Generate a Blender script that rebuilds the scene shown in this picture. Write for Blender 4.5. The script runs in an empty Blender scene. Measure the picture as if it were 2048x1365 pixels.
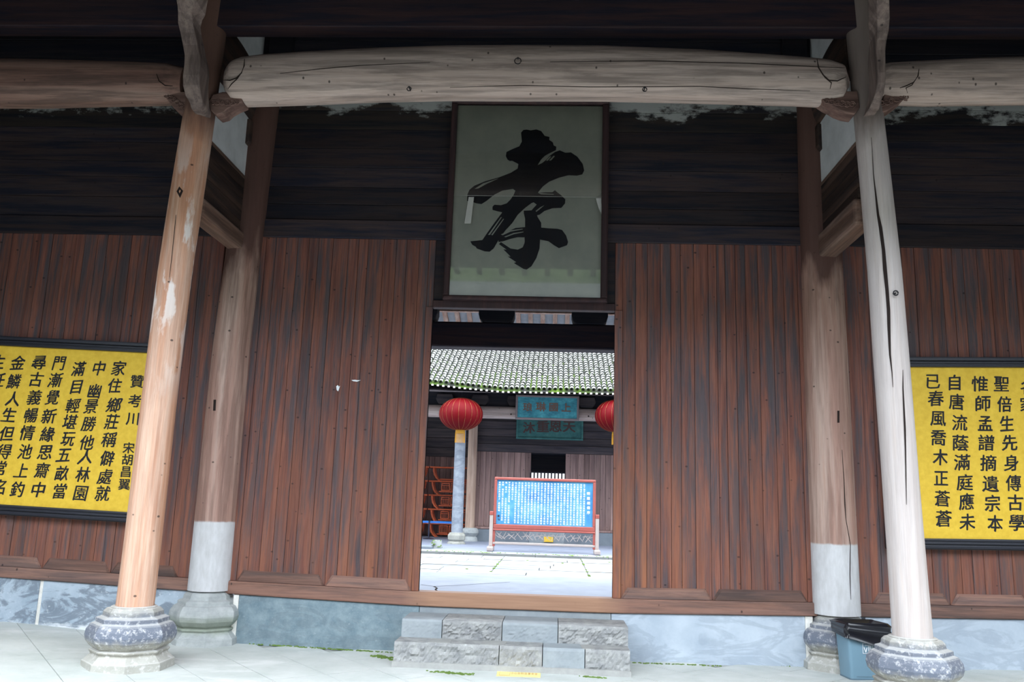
import bpy, bmesh, math, random
from mathutils import Vector, Matrix, noise
R = random.Random(7)
PI = math.pi
S = bpy.context.scene
C = S.collection

# ---------------------------------------------------------------- camera
F, PIT, YAW, ROL, DIST, EYE = 1681.22, .1877, .0534, .0323, 9.5759, 1.6
cy_, sy_, cp_, sp_ = math.cos(YAW), math.sin(YAW), math.cos(PIT), math.sin(PIT)
FW = Vector((-sy_*cp_, cy_*cp_, sp_)); RT = Vector((cy_, sy_, 0)); UP = RT.cross(FW)
cr_, sr_ = math.cos(ROL), math.sin(ROL)
RR_ = cr_*RT + sr_*UP; UU_ = -sr_*RT + cr_*UP
CAM = Vector((0, -DIST, EYE))
cam_d = bpy.data.cameras.new('camera'); cam = bpy.data.objects.new('camera', cam_d); C.objects.link(cam)
cam_d.sensor_width = 36; cam_d.lens = F/2048*36; cam_d.clip_end = 300; cam_d.clip_start = .05
m3 = Matrix((RR_, UU_, -FW)).transposed()
cam.matrix_world = Matrix.Translation(CAM) @ m3.to_4x4()
S.camera = cam

# ---------------------------------------------------------------- world (bright overcast sky) and exposure
W = bpy.data.worlds.new('overcast_sky'); S.world = W; W.use_nodes = True
nt = W.node_tree; bg = nt.nodes['Background']
tc = nt.nodes.new('ShaderNodeTexCoord'); sx = nt.nodes.new('ShaderNodeSeparateXYZ')
rp = nt.nodes.new('ShaderNodeValToRGB')
nt.links.new(tc.outputs['Generated'], sx.inputs[0]); nt.links.new(sx.outputs['Z'], rp.inputs['Fac'])
rp.color_ramp.elements[0].position = 0.0; rp.color_ramp.elements[0].color = (.66, .78, .96, 1)
rp.color_ramp.elements[1].position = .9; rp.color_ramp.elements[1].color = (.92, .97, 1.0, 1)
nt.links.new(rp.outputs['Color'], bg.inputs['Color']); bg.inputs['Strength'].default_value = 1.0
S.view_settings.view_transform = 'Standard'; S.view_settings.look = 'None'
S.view_settings.gamma = 1.0; S.view_settings.use_curve_mapping = False
S.view_settings.exposure = 3.2

# ---------------------------------------------------------------- helpers
def ray(px, py): return FW + RR_*((px-1024)/F) - UU_*((py-682.5)/F)
def at(px, py, Y): d = ray(px, py); return CAM + d*((Y-CAM.y)/d.y)
def atz(px, py, Z): d = ray(px, py); return CAM + d*((Z-CAM.z)/d.z)
def atx(px, py, X): d = ray(px, py); return CAM + d*((X-CAM.x)/d.x)
def lerp_tab(x, tab):
    if x <= tab[0][0]: return tab[0][1]
    for (a, va), (b, vb) in zip(tab, tab[1:]):
        if x <= b: return va+(vb-va)*(x-a)/(b-a)
    return tab[-1][1]
SETTLE = [(-8, .19), (-6.3, .14), (-3.45, .048), (-1.44, 0), (.68, .004), (2.8, .055), (5.1, .105), (8, .16)]
def settle(x): return lerp_tab(x, SETTLE)             # the old sill has sunk towards the middle bay
FLOOR = [(-12, .13), (-6.2, .105), (-3.9, -.03), (-1.7, -.04), (.84, -.04), (2.8, -.03), (5, .03), (12, .06)]
def fl(x): return lerp_tab(x, FLOOR)

class MB:
    def __init__(s): s.v = []; s.f = []
    def add(s, vs, fs):
        n = len(s.v); s.v += [tuple(v) for v in vs]; s.f += [tuple(n+i for i in f) for f in fs]; return s
    def hexa(s, p):      # p: 8 points, bottom ring 0-3, top ring 4-7
        return s.add(p, [(3, 2, 1, 0), (4, 5, 6, 7), (0, 1, 5, 4), (1, 2, 6, 5), (2, 3, 7, 6), (3, 0, 4, 7)])
    def box(s, x0, x1, y0, y1, z0, z1):
        return s.hexa([(x0, y0, z0), (x1, y0, z0), (x1, y1, z0), (x0, y1, z0), (x0, y0, z1), (x1, y0, z1), (x1, y1, z1), (x0, y1, z1)])
    def cbox(s, x0, x1, y0, y1, z0, z1, c=.006):   # box, front (-Y) face chamfered; z0/z1 may be pairs (left, right)
        a0, b0 = z0 if isinstance(z0, tuple) else (z0, z0)
        a1, b1 = z1 if isinstance(z1, tuple) else (z1, z1)
        n = len(s.v)
        s.v += [(x0, y1, a0), (x1, y1, b0), (x1, y1, b1), (x0, y1, a1),
                (x0, y0+c, a0), (x1, y0+c, b0), (x1, y0+c, b1), (x0, y0+c, a1),
                (x0+c, y0, a0+c), (x1-c, y0, b0+c), (x1-c, y0, b1-c), (x0+c, y0, a1-c)]
        q = [(3, 2, 1, 0)[::-1], (0, 1, 5, 4), (1, 2, 6, 5), (2, 3, 7, 6), (3, 0, 4, 7), (4, 5, 9, 8), (5, 6, 10, 9), (6, 7, 11, 10), (7, 4, 8, 11), (8, 9, 10, 11)]
        s.f += [tuple(n+i for i in f) for f in q]; return s
    def ring_loft(s, rings, cap=True, closed=True):
        n0 = len(s.v); k = len(rings[0])
        for r in rings: s.v += [tuple(p) for p in r]
        for i in range(len(rings)-1):
            for j in range(k if closed else k-1):
                a = n0+i*k+j; b = n0+i*k+(j+1) % k
                s.f.append((a, b, b+k, a+k))
        if cap and closed:
            s.f.append(tuple(n0+j for j in range(k))[::-1]); s.f.append(tuple(n0+(len(rings)-1)*k+j for j in range(k)))
        return s
    def lathe(s, prof, n=24, cx=0, cy=0, a0=0.0, cap=True):
        return s.ring_loft([[(cx+r*math.cos(a0+2*PI*j/n), cy+r*math.sin(a0+2*PI*j/n), z) for j in range(n)] for r, z in prof], cap)
    def tube(s, path, rad, n=8, cap=True):
        path = [Vector(p) for p in path]; rings = []
        for i, p in enumerate(path):
            t = (path[min(i+1, len(path)-1)]-path[max(i-1, 0)]).normalized()
            u = t.cross(Vector((0, 0, 1)) if abs(t.z) < .9 else Vector((1, 0, 0))).normalized(); w = t.cross(u)
            r = rad[i] if isinstance(rad, (list, tuple)) else rad
            rings.append([p+(u*math.cos(2*PI*j/n)+w*math.sin(2*PI*j/n))*r for j in range(n)])
        return s.ring_loft(rings, cap)
    def bar(s, a, b, w, h):   # straight bar of rectangular section
        a = Vector(a); b = Vector(b); t = (b-a).normalized()
        u = t.cross(Vector((0, 1, 0)) if abs(t.y) < .9 else Vector((1, 0, 0))).normalized()*(w/2); v = t.cross(u.normalized())*(h/2)
        return s.hexa([a-u-v, a+u-v, a+u+v, a-u+v, b-u-v, b+u-v, b+u+v, b-u+v])
    def prism_y(s, pts, y0, y1):   # pts: (x,z) polygon extruded along Y
        n = len(pts); k = len(s.v)
        s.v += [(x, y0, z) for x, z in pts]+[(x, y1, z) for x, z in pts]
        s.f.append(tuple(k+i for i in range(n))); s.f.append(tuple(k+n+i for i in range(n))[::-1])
        for i in range(n): j = (i+1) % n; s.f.append((k+i, k+n+i, k+n+j, k+j))
        return s

def obj(name, mb, mat, parent=None, smooth=False, bevel=0, sub=False):
    me = bpy.data.meshes.new(name); me.from_pydata(mb.v, [], mb.f)
    bm = bmesh.new(); bm.from_mesh(me); bmesh.ops.recalc_face_normals(bm, faces=bm.faces); bm.to_mesh(me); bm.free()
    if mat: me.materials.append(mat)
    if smooth: me.shade_smooth() if smooth is True else me.set_sharp_from_angle(angle=smooth)
    if smooth and smooth is not True:
        for p in me.polygons: p.use_smooth = True
        me.set_sharp_from_angle(angle=smooth)
    o = bpy.data.objects.new(name, me); C.objects.link(o)
    if bevel:
        md = o.modifiers.new('b', 'BEVEL'); md.width = bevel; md.segments = 2; md.limit_method = 'ANGLE'; md.angle_limit = .6
    if parent:
        o.parent = parent
        if parent.type == 'EMPTY' and not parent.get('_local'): o.matrix_parent_inverse = Matrix.Translation(-Vector(parent.location))
    return o
def thing(name, label, cat, loc=(0, 0, 0), group=None, local=False):
    o = bpy.data.objects.new(name, None); C.objects.link(o); o.location = loc; o.empty_display_size = .1
    o['label'] = label; o['category'] = cat
    if group: o['group'] = group
    if local: o['_local'] = 1
    return o
def tag(o, label, cat, group=None):
    o['label'] = label; o['category'] = cat
    if group: o['group'] = group
    return o
def struct(name, loc=(0, 0, 0), label=None):
    o = bpy.data.objects.new(name, None); C.objects.link(o); o.location = loc; o['kind'] = 'structure'; o.empty_display_size = .1
    if label: o['label'] = label
    return o
def copy_tree(o, parent=None, extra=()):
    c = o.copy(); C.objects.link(c)
    if parent: c.parent = parent
    for ch in list(o.children): copy_tree(ch, c)
    return c

# ---------------------------------------------------------------- materials
def new_mat(name, rough=.7, spec=.3):
    m = bpy.data.materials.new(name); m.use_nodes = True
    b = m.node_tree.nodes['Principled BSDF']; b.inputs['Roughness'].default_value = rough
    b.inputs['Specular IOR Level'].default_value = spec
    return m, m.node_tree, b
def ramp(nt, fac, stops, interp='LINEAR'):
    n = nt.nodes.new('ShaderNodeValToRGB'); n.color_ramp.interpolation = interp
    e = n.color_ramp.elements
    while len(e) < len(stops): e.new(.5)
    for k, (p, c) in enumerate(stops):
        e[k].position = p; e[k].color = (c, c, c, 1) if isinstance(c, (int, float)) else (*c, 1)
    nt.links.new(fac, n.inputs['Fac']); return n.outputs['Color']
def mapping(nt, scale, obj_rand=0, src='pos'):
    if src == 'pos': g = nt.nodes.new('ShaderNodeNewGeometry'); v = g.outputs['Position']
    else: g = nt.nodes.new('ShaderNodeTexCoord'); v = g.outputs['Object']
    if obj_rand:
        oi = nt.nodes.new('ShaderNodeObjectInfo'); mu = nt.nodes.new('ShaderNodeMath'); mu.operation = 'MULTIPLY'
        mu.inputs[1].default_value = obj_rand; nt.links.new(oi.outputs['Random'], mu.inputs[0])
        ad = nt.nodes.new('ShaderNodeVectorMath'); ad.operation = 'ADD'; nt.links.new(v, ad.inputs[0]); nt.links.new(mu.outputs[0], ad.inputs[1]); v = ad.outputs[0]
    mp = nt.nodes.new('ShaderNodeMapping'); mp.inputs['Scale'].default_value = scale; nt.links.new(v, mp.inputs['Vector'])
    return mp.outputs[0]
def noise_t(nt, vec, scale=1, detail=5, rough=.6, dist=0):
    n = nt.nodes.new('ShaderNodeTexNoise'); n.inputs['Scale'].default_value = scale; n.inputs['Detail'].default_value = detail
    n.inputs['Roughness'].default_value = rough; n.inputs['Distortion'].default_value = dist
    nt.links.new(vec, n.inputs['Vector']); return n.outputs['Fac']
def mix(nt, fac, a, b, mode='MIX'):
    n = nt.nodes.new('ShaderNodeMix'); n.data_type = 'RGBA'; n.blend_type = mode
    for si, val in ((0, fac), (6, a), (7, b)):
        sock = n.inputs[si]
        if isinstance(val, (int, float)): sock.default_value = val if si == 0 else (val, val, val, 1)
        elif isinstance(val, tuple): sock.default_value = (*val, 1)
        else: nt.links.new(val, sock)
    return n.outputs[2]
def mathn(nt, op, a, b=None, clamp=False):
    n = nt.nodes.new('ShaderNodeMath'); n.operation = op; n.use_clamp = clamp
    for i, val in enumerate((a, b)):
        if val is None: continue
        if isinstance(val, (int, float)): n.inputs[i].default_value = val
        else: nt.links.new(val, n.inputs[i])
    return n.outputs[0]
def sep(nt, axis):
    g = nt.nodes.new('ShaderNodeNewGeometry'); s = nt.nodes.new('ShaderNodeSeparateXYZ'); nt.links.new(g.outputs['Position'], s.inputs[0]); return s.outputs[axis]
def bump(nt, b, h, strength=.3, dist=.01):
    n = nt.nodes.new('ShaderNodeBump'); n.inputs['Strength'].default_value = strength; n.inputs['Distance'].default_value = dist
    nt.links.new(h, n.inputs['Height']); nt.links.new(n.outputs[0], b.inputs['Normal'])
def flat_mat(name, col, rough=.6, spec=.3, metal=0, var=.15):
    m, nt, b = new_mat(name, rough, spec); b.inputs['Metallic'].default_value = metal
    f = noise_t(nt, mapping(nt, (6, 6, 6)), 1, 4)
    nt.links.new(mix(nt, f, tuple(c*(1-var) for c in col), tuple(min(1, c*(1+var)) for c in col)), b.inputs['Base Color'])
    return m
GRAIN = {'X': (.5, 1, 1), 'Y': (1, .5, 1), 'Z': (1, 1, .5)}
def wood(name, stops, axis='Z', dark=(.03, .026, .03), dark_amt=.6, rnd=7.0, rough=.65, fine=.35, knots=True, extra=None, spec=.25, tone=.35, coarse=9):
    m, nt, b = new_mat(name, rough, spec)
    k = {'X': (.04, 1, 1), 'Y': (1, .04, 1), 'Z': (1, 1, .04)}[axis]
    sc = lambda s, lo=1.0: tuple(s*(a if a == 1 else a*lo) for a in k)
    base = ramp(nt, noise_t(nt, mapping(nt, sc(coarse), rnd), 1, 6, .65, .3), stops)
    col = base
    st = ramp(nt, noise_t(nt, mapping(nt, sc(13, 1.6), rnd*1.7), 1, 6, .65, .3), [(.44, 0.0), (.6, 1.0)])
    col = mix(nt, mathn(nt, 'MULTIPLY', st, dark_amt), col, dark)
    fi = noise_t(nt, mapping(nt, sc(95, .6), rnd), 1, 4, .75)
    col = mix(nt, fine, col, ramp(nt, fi, [(.3, .45), (.62, 1.25)]), 'MULTIPLY')
    if tone:
        oi = nt.nodes.new('ShaderNodeObjectInfo')
        col = mix(nt, 1.0, col, ramp(nt, oi.outputs['Random'], [(0, 1-tone), (.5, 1.0), (1, 1+tone*.7)]), 'MULTIPLY')
    if knots:
        vo = nt.nodes.new('ShaderNodeTexVoronoi'); vo.inputs['Scale'].default_value = 1
        nt.links.new(mapping(nt, tuple(5.5 if a == 1 else 7.5 for a in k), rnd), vo.inputs['Vector'])
        col = mix(nt, ramp(nt, vo.outputs['Distance'], [(.06, .8), (.1, 0.0)]), col, (.022, .017, .017))
    if extra: col = extra(nt, col)
    nt.links.new(col, b.inputs['Base Color'])
    bump(nt, b, fi, .35, .004)
    return m

def nearz(nt, zc, soft=.08, amp=.12, sc=5):   # 1 below zc, ragged edge
    z = sep(nt, 'Z'); n = noise_t(nt, mapping(nt, (sc, sc, sc*.6)), 1, 5)
    return ramp(nt, mathn(nt, 'ADD', mathn(nt, 'SUBTRACT', z, zc), mathn(nt, 'MULTIPLY', mathn(nt, 'SUBTRACT', n, .5), amp)), [(.0, 1.0), (soft, 0.0)])

RED = [(.25, (.075, .036, .032)), (.42, (.155, .060, .046)), (.55, (.22, .088, .060)), (.68, (.15, .068, .058)), (.8, (.115, .078, .075))]
def low_orange(nt, col):       # sun-bleached, worn timber low down beside the doorway
    z = sep(nt, 'Z')
    x = sep(nt, 'X'); dx = mathn(nt, 'SUBTRACT', mathn(nt, 'ABSOLUTE', mathn(nt, 'ADD', x, .39)), 1.05)   # distance from the jambs
    low = ramp(nt, mathn(nt, 'DIVIDE', z, 5.0), [(.18, 1.0), (.55, 0.0)])
    near = ramp(nt, mathn(nt, 'MULTIPLY', dx, .5), [(.0, 1.0), (.3, .45), (.5, .25)])
    f = mathn(nt, 'MULTIPLY', mathn(nt, 'MULTIPLY', low, near), ramp(nt, noise_t(nt, mapping(nt, (10, 10, .6), 3), 1, 6, .65), [(.38, 0.0), (.62, .95)]))
    return mix(nt, f, col, (.36, .135, .06))
def scaledz(m): return m
M = {}
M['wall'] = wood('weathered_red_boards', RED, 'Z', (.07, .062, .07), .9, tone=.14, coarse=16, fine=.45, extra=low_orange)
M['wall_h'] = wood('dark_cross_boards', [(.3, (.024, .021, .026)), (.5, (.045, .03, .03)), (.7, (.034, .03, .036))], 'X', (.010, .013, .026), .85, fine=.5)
def peel(nt, col):
    z = sep(nt, 'Z'); n = noise_t(nt, mapping(nt, (1.6, 1, 3)), 1, 6, .7)
    up = ramp(nt, mathn(nt, 'ADD', mathn(nt, 'MULTIPLY', mathn(nt, 'SUBTRACT', z, 6.22), 2.2), mathn(nt, 'MULTIPLY', mathn(nt, 'SUBTRACT', n, .5), 2.6)), [(.1, 0.0), (.3, .85)])
    return mix(nt, up, col, (.42, .43, .42))
M['wall_peel'] = wood('peeling_whitewashed_board', [(.3, (.03, .026, .026)), (.7, (.05, .036, .03))], 'X', (.012, .014, .022), .8, extra=peel)
M['sill'] = wood('sill_wood', [(.3, (.13, .07, .055)), (.5, (.22, .12, .09)), (.7, (.17, .1, .085))], 'X', (.06, .05, .05), .6)
def sill_mid(nt, col):
    x = sep(nt, 'X')
    f = mathn(nt, 'MULTIPLY', ramp(nt, mathn(nt, 'ABSOLUTE', mathn(nt, 'ADD', x, .39)), [(.85, .8), (1.0, 0.0)]) if False else ramp(nt, mathn(nt, 'DIVIDE', mathn(nt, 'ABSOLUTE', mathn(nt, 'ADD', x, .39)), 2.0), [(.45, .85), (.62, 0.0)]), 1.0)
    return mix(nt, f, col, mix(nt, noise_t(nt, mapping(nt, (2, 20, 40)), 1, 4), (.5, .29, .18), (.26, .14, .09)))
M['sill_mid'] = wood('worn_threshold_wood', [(.3, (.15, .08, .06)), (.5, (.25, .13, .095)), (.7, (.19, .11, .09))], 'X', (.06, .05, .05), .5, extra=sill_mid, tone=0)
M['dark'] = wood('dark_timber', [(.3, (.014, .015, .022)), (.6, (.028, .024, .03))], 'X', (.008, .011, .022), .7, knots=False)  # near-black timber with a blue tint in the base colour
M['darkY'] = wood('dark_timber_deep', [(.3, (.035, .022, .018)), (.6, (.075, .045, .034))], 'Y', (.014, .013, .016), .7, knots=False)
M['tie'] = wood('weathered_tie_beam', [(.3, (.10, .055, .04)), (.5, (.2, .12, .09)), (.7, (.26, .18, .15))], 'Y', (.05, .035, .03), .5, knots=False)
M['purlin'] = wood('red_purlin_wood', [(.3, (.018, .014, .02)), (.6, (.045, .024, .026))], 'X', (.01, .012, .024), .8, knots=False)
M['beam'] = wood('pale_beam_wood', [(.25, (.32, .235, .2)), (.45, (.5, .39, .34)), (.6, (.58, .47, .42)), (.8, (.42, .3, .26))], 'X', (.2, .16, .145), .7, tone=.0, fine=.3, coarse=6)
M['beam_dark'] = wood('brown_beam_wood', [(.25, (.14, .075, .06)), (.5, (.26, .15, .12)), (.75, (.34, .24, .2))], 'X', (.06, .045, .04), .6, tone=0, coarse=5)
def topdark(zc, colr, sgn=1, amp=.8):    # darker tone towards the top, ragged edge
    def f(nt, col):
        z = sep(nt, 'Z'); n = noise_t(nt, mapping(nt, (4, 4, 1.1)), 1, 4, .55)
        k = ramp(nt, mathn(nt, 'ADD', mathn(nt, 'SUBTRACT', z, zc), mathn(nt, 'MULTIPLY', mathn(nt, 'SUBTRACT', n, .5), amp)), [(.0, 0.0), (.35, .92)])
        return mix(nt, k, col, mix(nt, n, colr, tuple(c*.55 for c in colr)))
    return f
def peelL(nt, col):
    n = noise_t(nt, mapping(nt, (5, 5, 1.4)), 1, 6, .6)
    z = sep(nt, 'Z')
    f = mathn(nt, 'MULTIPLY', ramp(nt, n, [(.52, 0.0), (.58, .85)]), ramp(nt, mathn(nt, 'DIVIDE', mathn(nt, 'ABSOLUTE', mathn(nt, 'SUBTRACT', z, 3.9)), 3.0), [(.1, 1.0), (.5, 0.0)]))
    return topdark(5.15, (.15, .085, .07))(nt, mix(nt, f, col, (.8, .74, .7)))
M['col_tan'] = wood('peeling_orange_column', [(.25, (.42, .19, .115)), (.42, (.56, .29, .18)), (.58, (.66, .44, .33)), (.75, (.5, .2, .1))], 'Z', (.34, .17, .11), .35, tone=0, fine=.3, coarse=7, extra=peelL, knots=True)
M['col_pale'] = wood('pale_grey_column', [(.25, (.46, .38, .345)), (.5, (.58, .52, .5)), (.75, (.6, .49, .42))], 'Z', (.42, .36, .34), .4, tone=0, fine=.18, coarse=7, knots=False, extra=topdark(5.2, (.22, .17, .15)))
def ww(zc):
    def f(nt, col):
        return mix(nt, nearz(nt, zc, .02, .03, 9), topdark(4.0, (.11, .055, .045), amp=1.6)(nt, col), mix(nt, noise_t(nt, mapping(nt, (16, 16, 5)), 1, 6), (.4, .39, .38), (.74, .74, .76)))
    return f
ROSE = [(.25, (.26, .13, .1)), (.45, (.4, .24, .19)), (.62, (.5, .36, .3)), (.8, (.4, .17, .09))]
zL = at(411, 1046, -.27).z; zR = at(1680, 1092, -.29).z
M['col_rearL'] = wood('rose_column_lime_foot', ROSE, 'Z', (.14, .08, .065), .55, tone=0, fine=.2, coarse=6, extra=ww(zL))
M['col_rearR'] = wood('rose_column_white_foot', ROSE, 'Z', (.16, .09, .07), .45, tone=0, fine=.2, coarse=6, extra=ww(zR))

def stone(name, a, b_, vein=None, scale=5, veins=.0, rough=.75, bmp=.25, moss=None, rnd=5, spots=0):
    m, nt, b = new_mat(name, rough, .3)
    n = noise_t(nt, mapping(nt, (scale,)*3, rnd), 1, 8, .65)
    col = ramp(nt, n, [(.3, a), (.7, b_)])
    if vein:
        v = noise_t(nt, mapping(nt, (1.3, 1.3, 3.2), rnd), 1.0, 7, .62, 1.6)
        col = mix(nt, ramp(nt, v, [(.47, 0.0), (.53, veins), (.58, veins), (.66, 0.0)]), col, vein)
    if spots:
        v2 = noise_t(nt, mapping(nt, (28, 28, 28), rnd), 1, 3, .7)
        col = mix(nt, ramp(nt, v2, [(.62, 0.0), (.7, spots)]), col, (.8, .82, .84))
    if moss: col = moss(nt, col)
    nt.links.new(col, b.inputs['Base Color']); bump(nt, b, noise_t(nt, mapping(nt, (scale*6,)*3, rnd), 1, 5), bmp, .006)
    return m
def foot_white(nt, col):
    z = sep(nt, 'Z'); n = noise_t(nt, mapping(nt, (3, 3, 9)), 1, 6, .7)
    f = ramp(nt, mathn(nt, 'ADD', z, mathn(nt, 'MULTIPLY', mathn(nt, 'SUBTRACT', n, .5), .35)), [(.04, .8), (.10, 0.0)])
    return mix(nt, f, col, (.78, .8, .82))
M['dado_light'] = stone('blue_grey_limestone', (.3, .37, .44), (.48, .55, .62), (.15, .18, .22), 3, .75, moss=foot_white, spots=.35)
M['dado_dark'] = stone('dark_mottled_limestone', (.14, .2, .235), (.25, .32, .35), (.12, .15, .17), 9, .3, spots=.12)
M['dado_right'] = stone('veined_blue_limestone', (.36, .42, .49), (.5, .56, .62), (.24, .28, .34), 2.2, .35)
M['mortar'] = stone('white_mortar', (.6, .58, .52), (.82, .8, .76), None, 14)
def plm(nt, col):      # polished dark worn top of the drum, sand-coloured below, lime crust on ledges
    z = sep(nt, 'Z'); n = noise_t(nt, mapping(nt, (9, 9, 9)), 1, 6, .7)
    zz = mathn(nt, 'ADD', z, mathn(nt, 'MULTIPLY', mathn(nt, 'SUBTRACT', n, .5), .14))
    band = ramp(nt, zz, [(.19, 0.0), (.25, .95), (.42, .85), (.5, .1)])
    col = mix(nt, band, col, (.13, .15, .2))
    cr = ramp(nt, noise_t(nt, mapping(nt, (22, 22, 22)), 1, 6, .75), [(.52, 0.0), (.66, .7)])
    col = mix(nt, cr, col, (.72, .71, .7))
    g_n = nt.nodes.new('ShaderNodeNewGeometry'); s_n = nt.nodes.new('ShaderNodeSeparateXYZ'); nt.links.new(g_n.outputs['True Normal'], s_n.inputs[0])
    col = mix(nt, ramp(nt, s_n.outputs['Z'], [(.55, 0.0), (.85, .6)]), col, (.6, .6, .58))
    z2 = ramp(nt, zz, [(.03, .35), (.08, 0.0)])
    return mix(nt, z2, col, (.5, .5, .47))
M['plinth'] = stone('worn_plinth_stone', (.27, .255, .21), (.4, .385, .34), None, 7, rough=.5, bmp=.35, moss=plm)
def plg(nt, col):
    z = sep(nt, 'Z'); n = noise_t(nt, mapping(nt, (7, 7, 7)), 1, 5)
    f = ramp(nt, mathn(nt, 'ADD', z, mathn(nt, 'MULTIPLY', n, .1)), [(.12, 0.0), (.17, .6), (.27, .5), (.34, 0.0)])
    return mix(nt, f, col, (.2, .24, .15))
M['plinth_moss'] = stone('mossy_plinth_stone', (.3, .32, .32), (.48, .5, .49), None, 8, rough=.65, bmp=.35, moss=plg)
M['step'] = stone('rough_step_stone', (.2, .205, .21), (.4, .4, .385), None, 9, rough=.8, bmp=1.0, spots=.2)
M['step_smooth'] = stone('dressed_step_stone', (.24, .27, .29), (.33, .36, .375), None, 5, rough=.8, bmp=.2)
M['cement'] = stone('step_cement', (.28, .28, .27), (.37, .37, .35), None, 9, rough=.9)
def floorm(nt, col):
    v = noise_t(nt, mapping(nt, (.9, 2.2, 1)), 1, 8, .7, .6)
    col = mix(nt, ramp(nt, v, [(.56, 0.0), (.72, .7)]), col, (.74, .74, .73))
    v3 = noise_t(nt, mapping(nt, (2.3, 3, 1)), 1.7, 6, .6)
    return mix(nt, ramp(nt, v3, [(.66, 0.0), (.76, .35)]), col, (.27, .26, .22))
M['floor'] = stone('grey_green_cement', (.45, .485, .46), (.58, .6, .58), None, 2.2, rough=.85, bmp=.12, moss=floorm, rnd=0)
M['ground'] = stone('plaza_ground', (.10, .105, .095), (.16, .165, .15), None, 2, rough=.9)
M['joint'] = stone('floor_joint_cement', (.3, .31, .29), (.38, .39, .37), None, 5)
M['court'] = stone('pale_court_slabs', (.22, .235, .24), (.32, .335, .34), None, 2.5, rough=.8)
M['court2'] = stone('grey_court_slabs', (.15, .175, .2), (.22, .25, .28), None, 2.5, rough=.8)
M['inner_floor'] = stone('bluish_cement', (.2, .23, .3), (.28, .31, .39), None, 2, rough=.55)
M['moss'] = flat_mat('green_moss', (.12, .19, .045), .9, .1, 0, .5)
M['plaster'] = stone('grey_white_plaster', (.52, .53, .54), (.7, .71, .72), None, 3, rough=.9, bmp=.2)
M['black_frame'] = flat_mat('black_lacquer', (.018, .019, .028), .35, .5)
def yel(nt, col): return col
M['yellow'] = stone('yellow_board_paint', (.72, .45, .035), (.86, .58, .06), None, 14, rough=.55, bmp=.05)
M['ink'] = flat_mat('black_ink', (.012, .013, .018), .6, .3)
M['paper'] = stone('aged_calligraphy_paper', (.42, .44, .38), (.54, .56, .47), None, 3, rough=.8, bmp=.05)
M['plaque_frame'] = wood('dark_red_frame_wood', [(.3, (.035, .02, .022)), (.7, (.07, .035, .035))], 'Z', (.02, .016, .02), .5, knots=False, tone=.15)
M['tape'] = flat_mat('clear_tape', (.45, .45, .42), .4)
M['iron'] = flat_mat('black_iron', (.03, .03, .035), .5, .4, .6)
M['crack'] = flat_mat('crack_shadow_wood', (.03, .022, .02), .95, .05)
M['carved'] = wood('carved_reddish_wood', [(.3, (.12, .065, .055)), (.5, (.2, .12, .1)), (.7, (.28, .18, .15))], 'X', (.05, .03, .028), .5, knots=False, tone=0)
M['strut'] = wood('grey_strut_wood', [(.3, (.11, .08, .07)), (.5, (.19, .14, .125)), (.7, (.26, .2, .17))], 'Z', (.06, .045, .042), .6, knots=True, tone=0)
M['bin'] = flat_mat('blue_grey_plastic', (.18, .3, .38), .45, .4, 0, .05)
M['bin_dark'] = flat_mat('dark_blue_plastic', (.13, .2, .25), .5, .4, 0, .05)
M['white'] = flat_mat('white_print', (.8, .82, .84), .5, .3, 0, .03)
M['bag'] = flat_mat('black_plastic_film', (.012, .012, .016), .22, .6, 0, .1)
M['sticker'] = flat_mat('yellow_floor_strip', (.85, .72, .3), .6, .3, 0, .06)
M['sticker_ink'] = flat_mat('faded_strip_print', (.62, .36, .12), .6, .3, 0, .1)
M['lantern'] = flat_mat('red_lantern_silk', (.12, .0015, .004), .6, .12, 0, .06)
bL = M['lantern'].node_tree.nodes['Principled BSDF']
M['gold'] = flat_mat('gold_wire', (.3, .12, .04), .4, .5, .3, .1)
M['tassel'] = flat_mat('yellow_tassel', (.5, .25, .03), .7, .2, 0, .2)
M['sign_red'] = flat_mat('faded_red_paint', (.34, .09, .075), .6, .3, 0, .25)
M['sign_white'] = flat_mat('bare_pale_wood', (.42, .36, .34), .7, .3, 0, .15)
def worn_blue():
    m, nt, b = new_mat('worn_blue_paint', .6, .3)
    n = noise_t(nt, mapping(nt, (2.2, 2, 2.2)), 1, 7, .65)
    c = ramp(nt, n, [(.3, (.03, .15, .4)), (.5, (.075, .29, .52)), (.66, (.17, .42, .58))])
    nt.links.new(c, b.inputs['Base Color']); return m
M['blue'] = worn_blue()
def worn_teal(name, a, b_, c_):
    m, nt, b = new_mat(name, .6, .3)
    n = noise_t(nt, mapping(nt, (4, 2, 6)), 1, 7, .7)
    nt.links.new(ramp(nt, n, [(.3, a), (.5, b_), (.7, c_)]), b.inputs['Base Color']); return m
M['teal'] = worn_teal('teal_plaque_paint', (.03, .13, .18), (.06, .3, .36), (.12, .5, .56))
M['teal2'] = worn_teal('dull_green_plaque_paint', (.03, .1, .1), (.05, .17, .16), (.09, .23, .2))
M['brown_ink'] = flat_mat('faded_brown_lettering', (.19, .12, .09), .7, .2)
M['brown_ink2'] = flat_mat('dark_brown_lettering', (.1, .06, .055), .7, .2)
M['hall'] = wood('hall_board_wood', [(.25, (.17, .105, .095)), (.5, (.32, .2, .175)), (.75, (.4, .27, .235))], 'Z', (.15, .1, .1), .45, rnd=3)
M['hall_dark'] = wood('hall_dark_boards', [(.3, (.045, .04, .045)), (.6, (.09, .07, .07)), (.8, (.15, .13, .13))], 'X', (.02, .02, .03), .6, knots=False)
M['hall_beam'] = wood('hall_pale_beam', [(.3, (.42, .3, .26)), (.7, (.62, .52, .47))], 'X', (.2, .15, .13), .5, tone=0)
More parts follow.
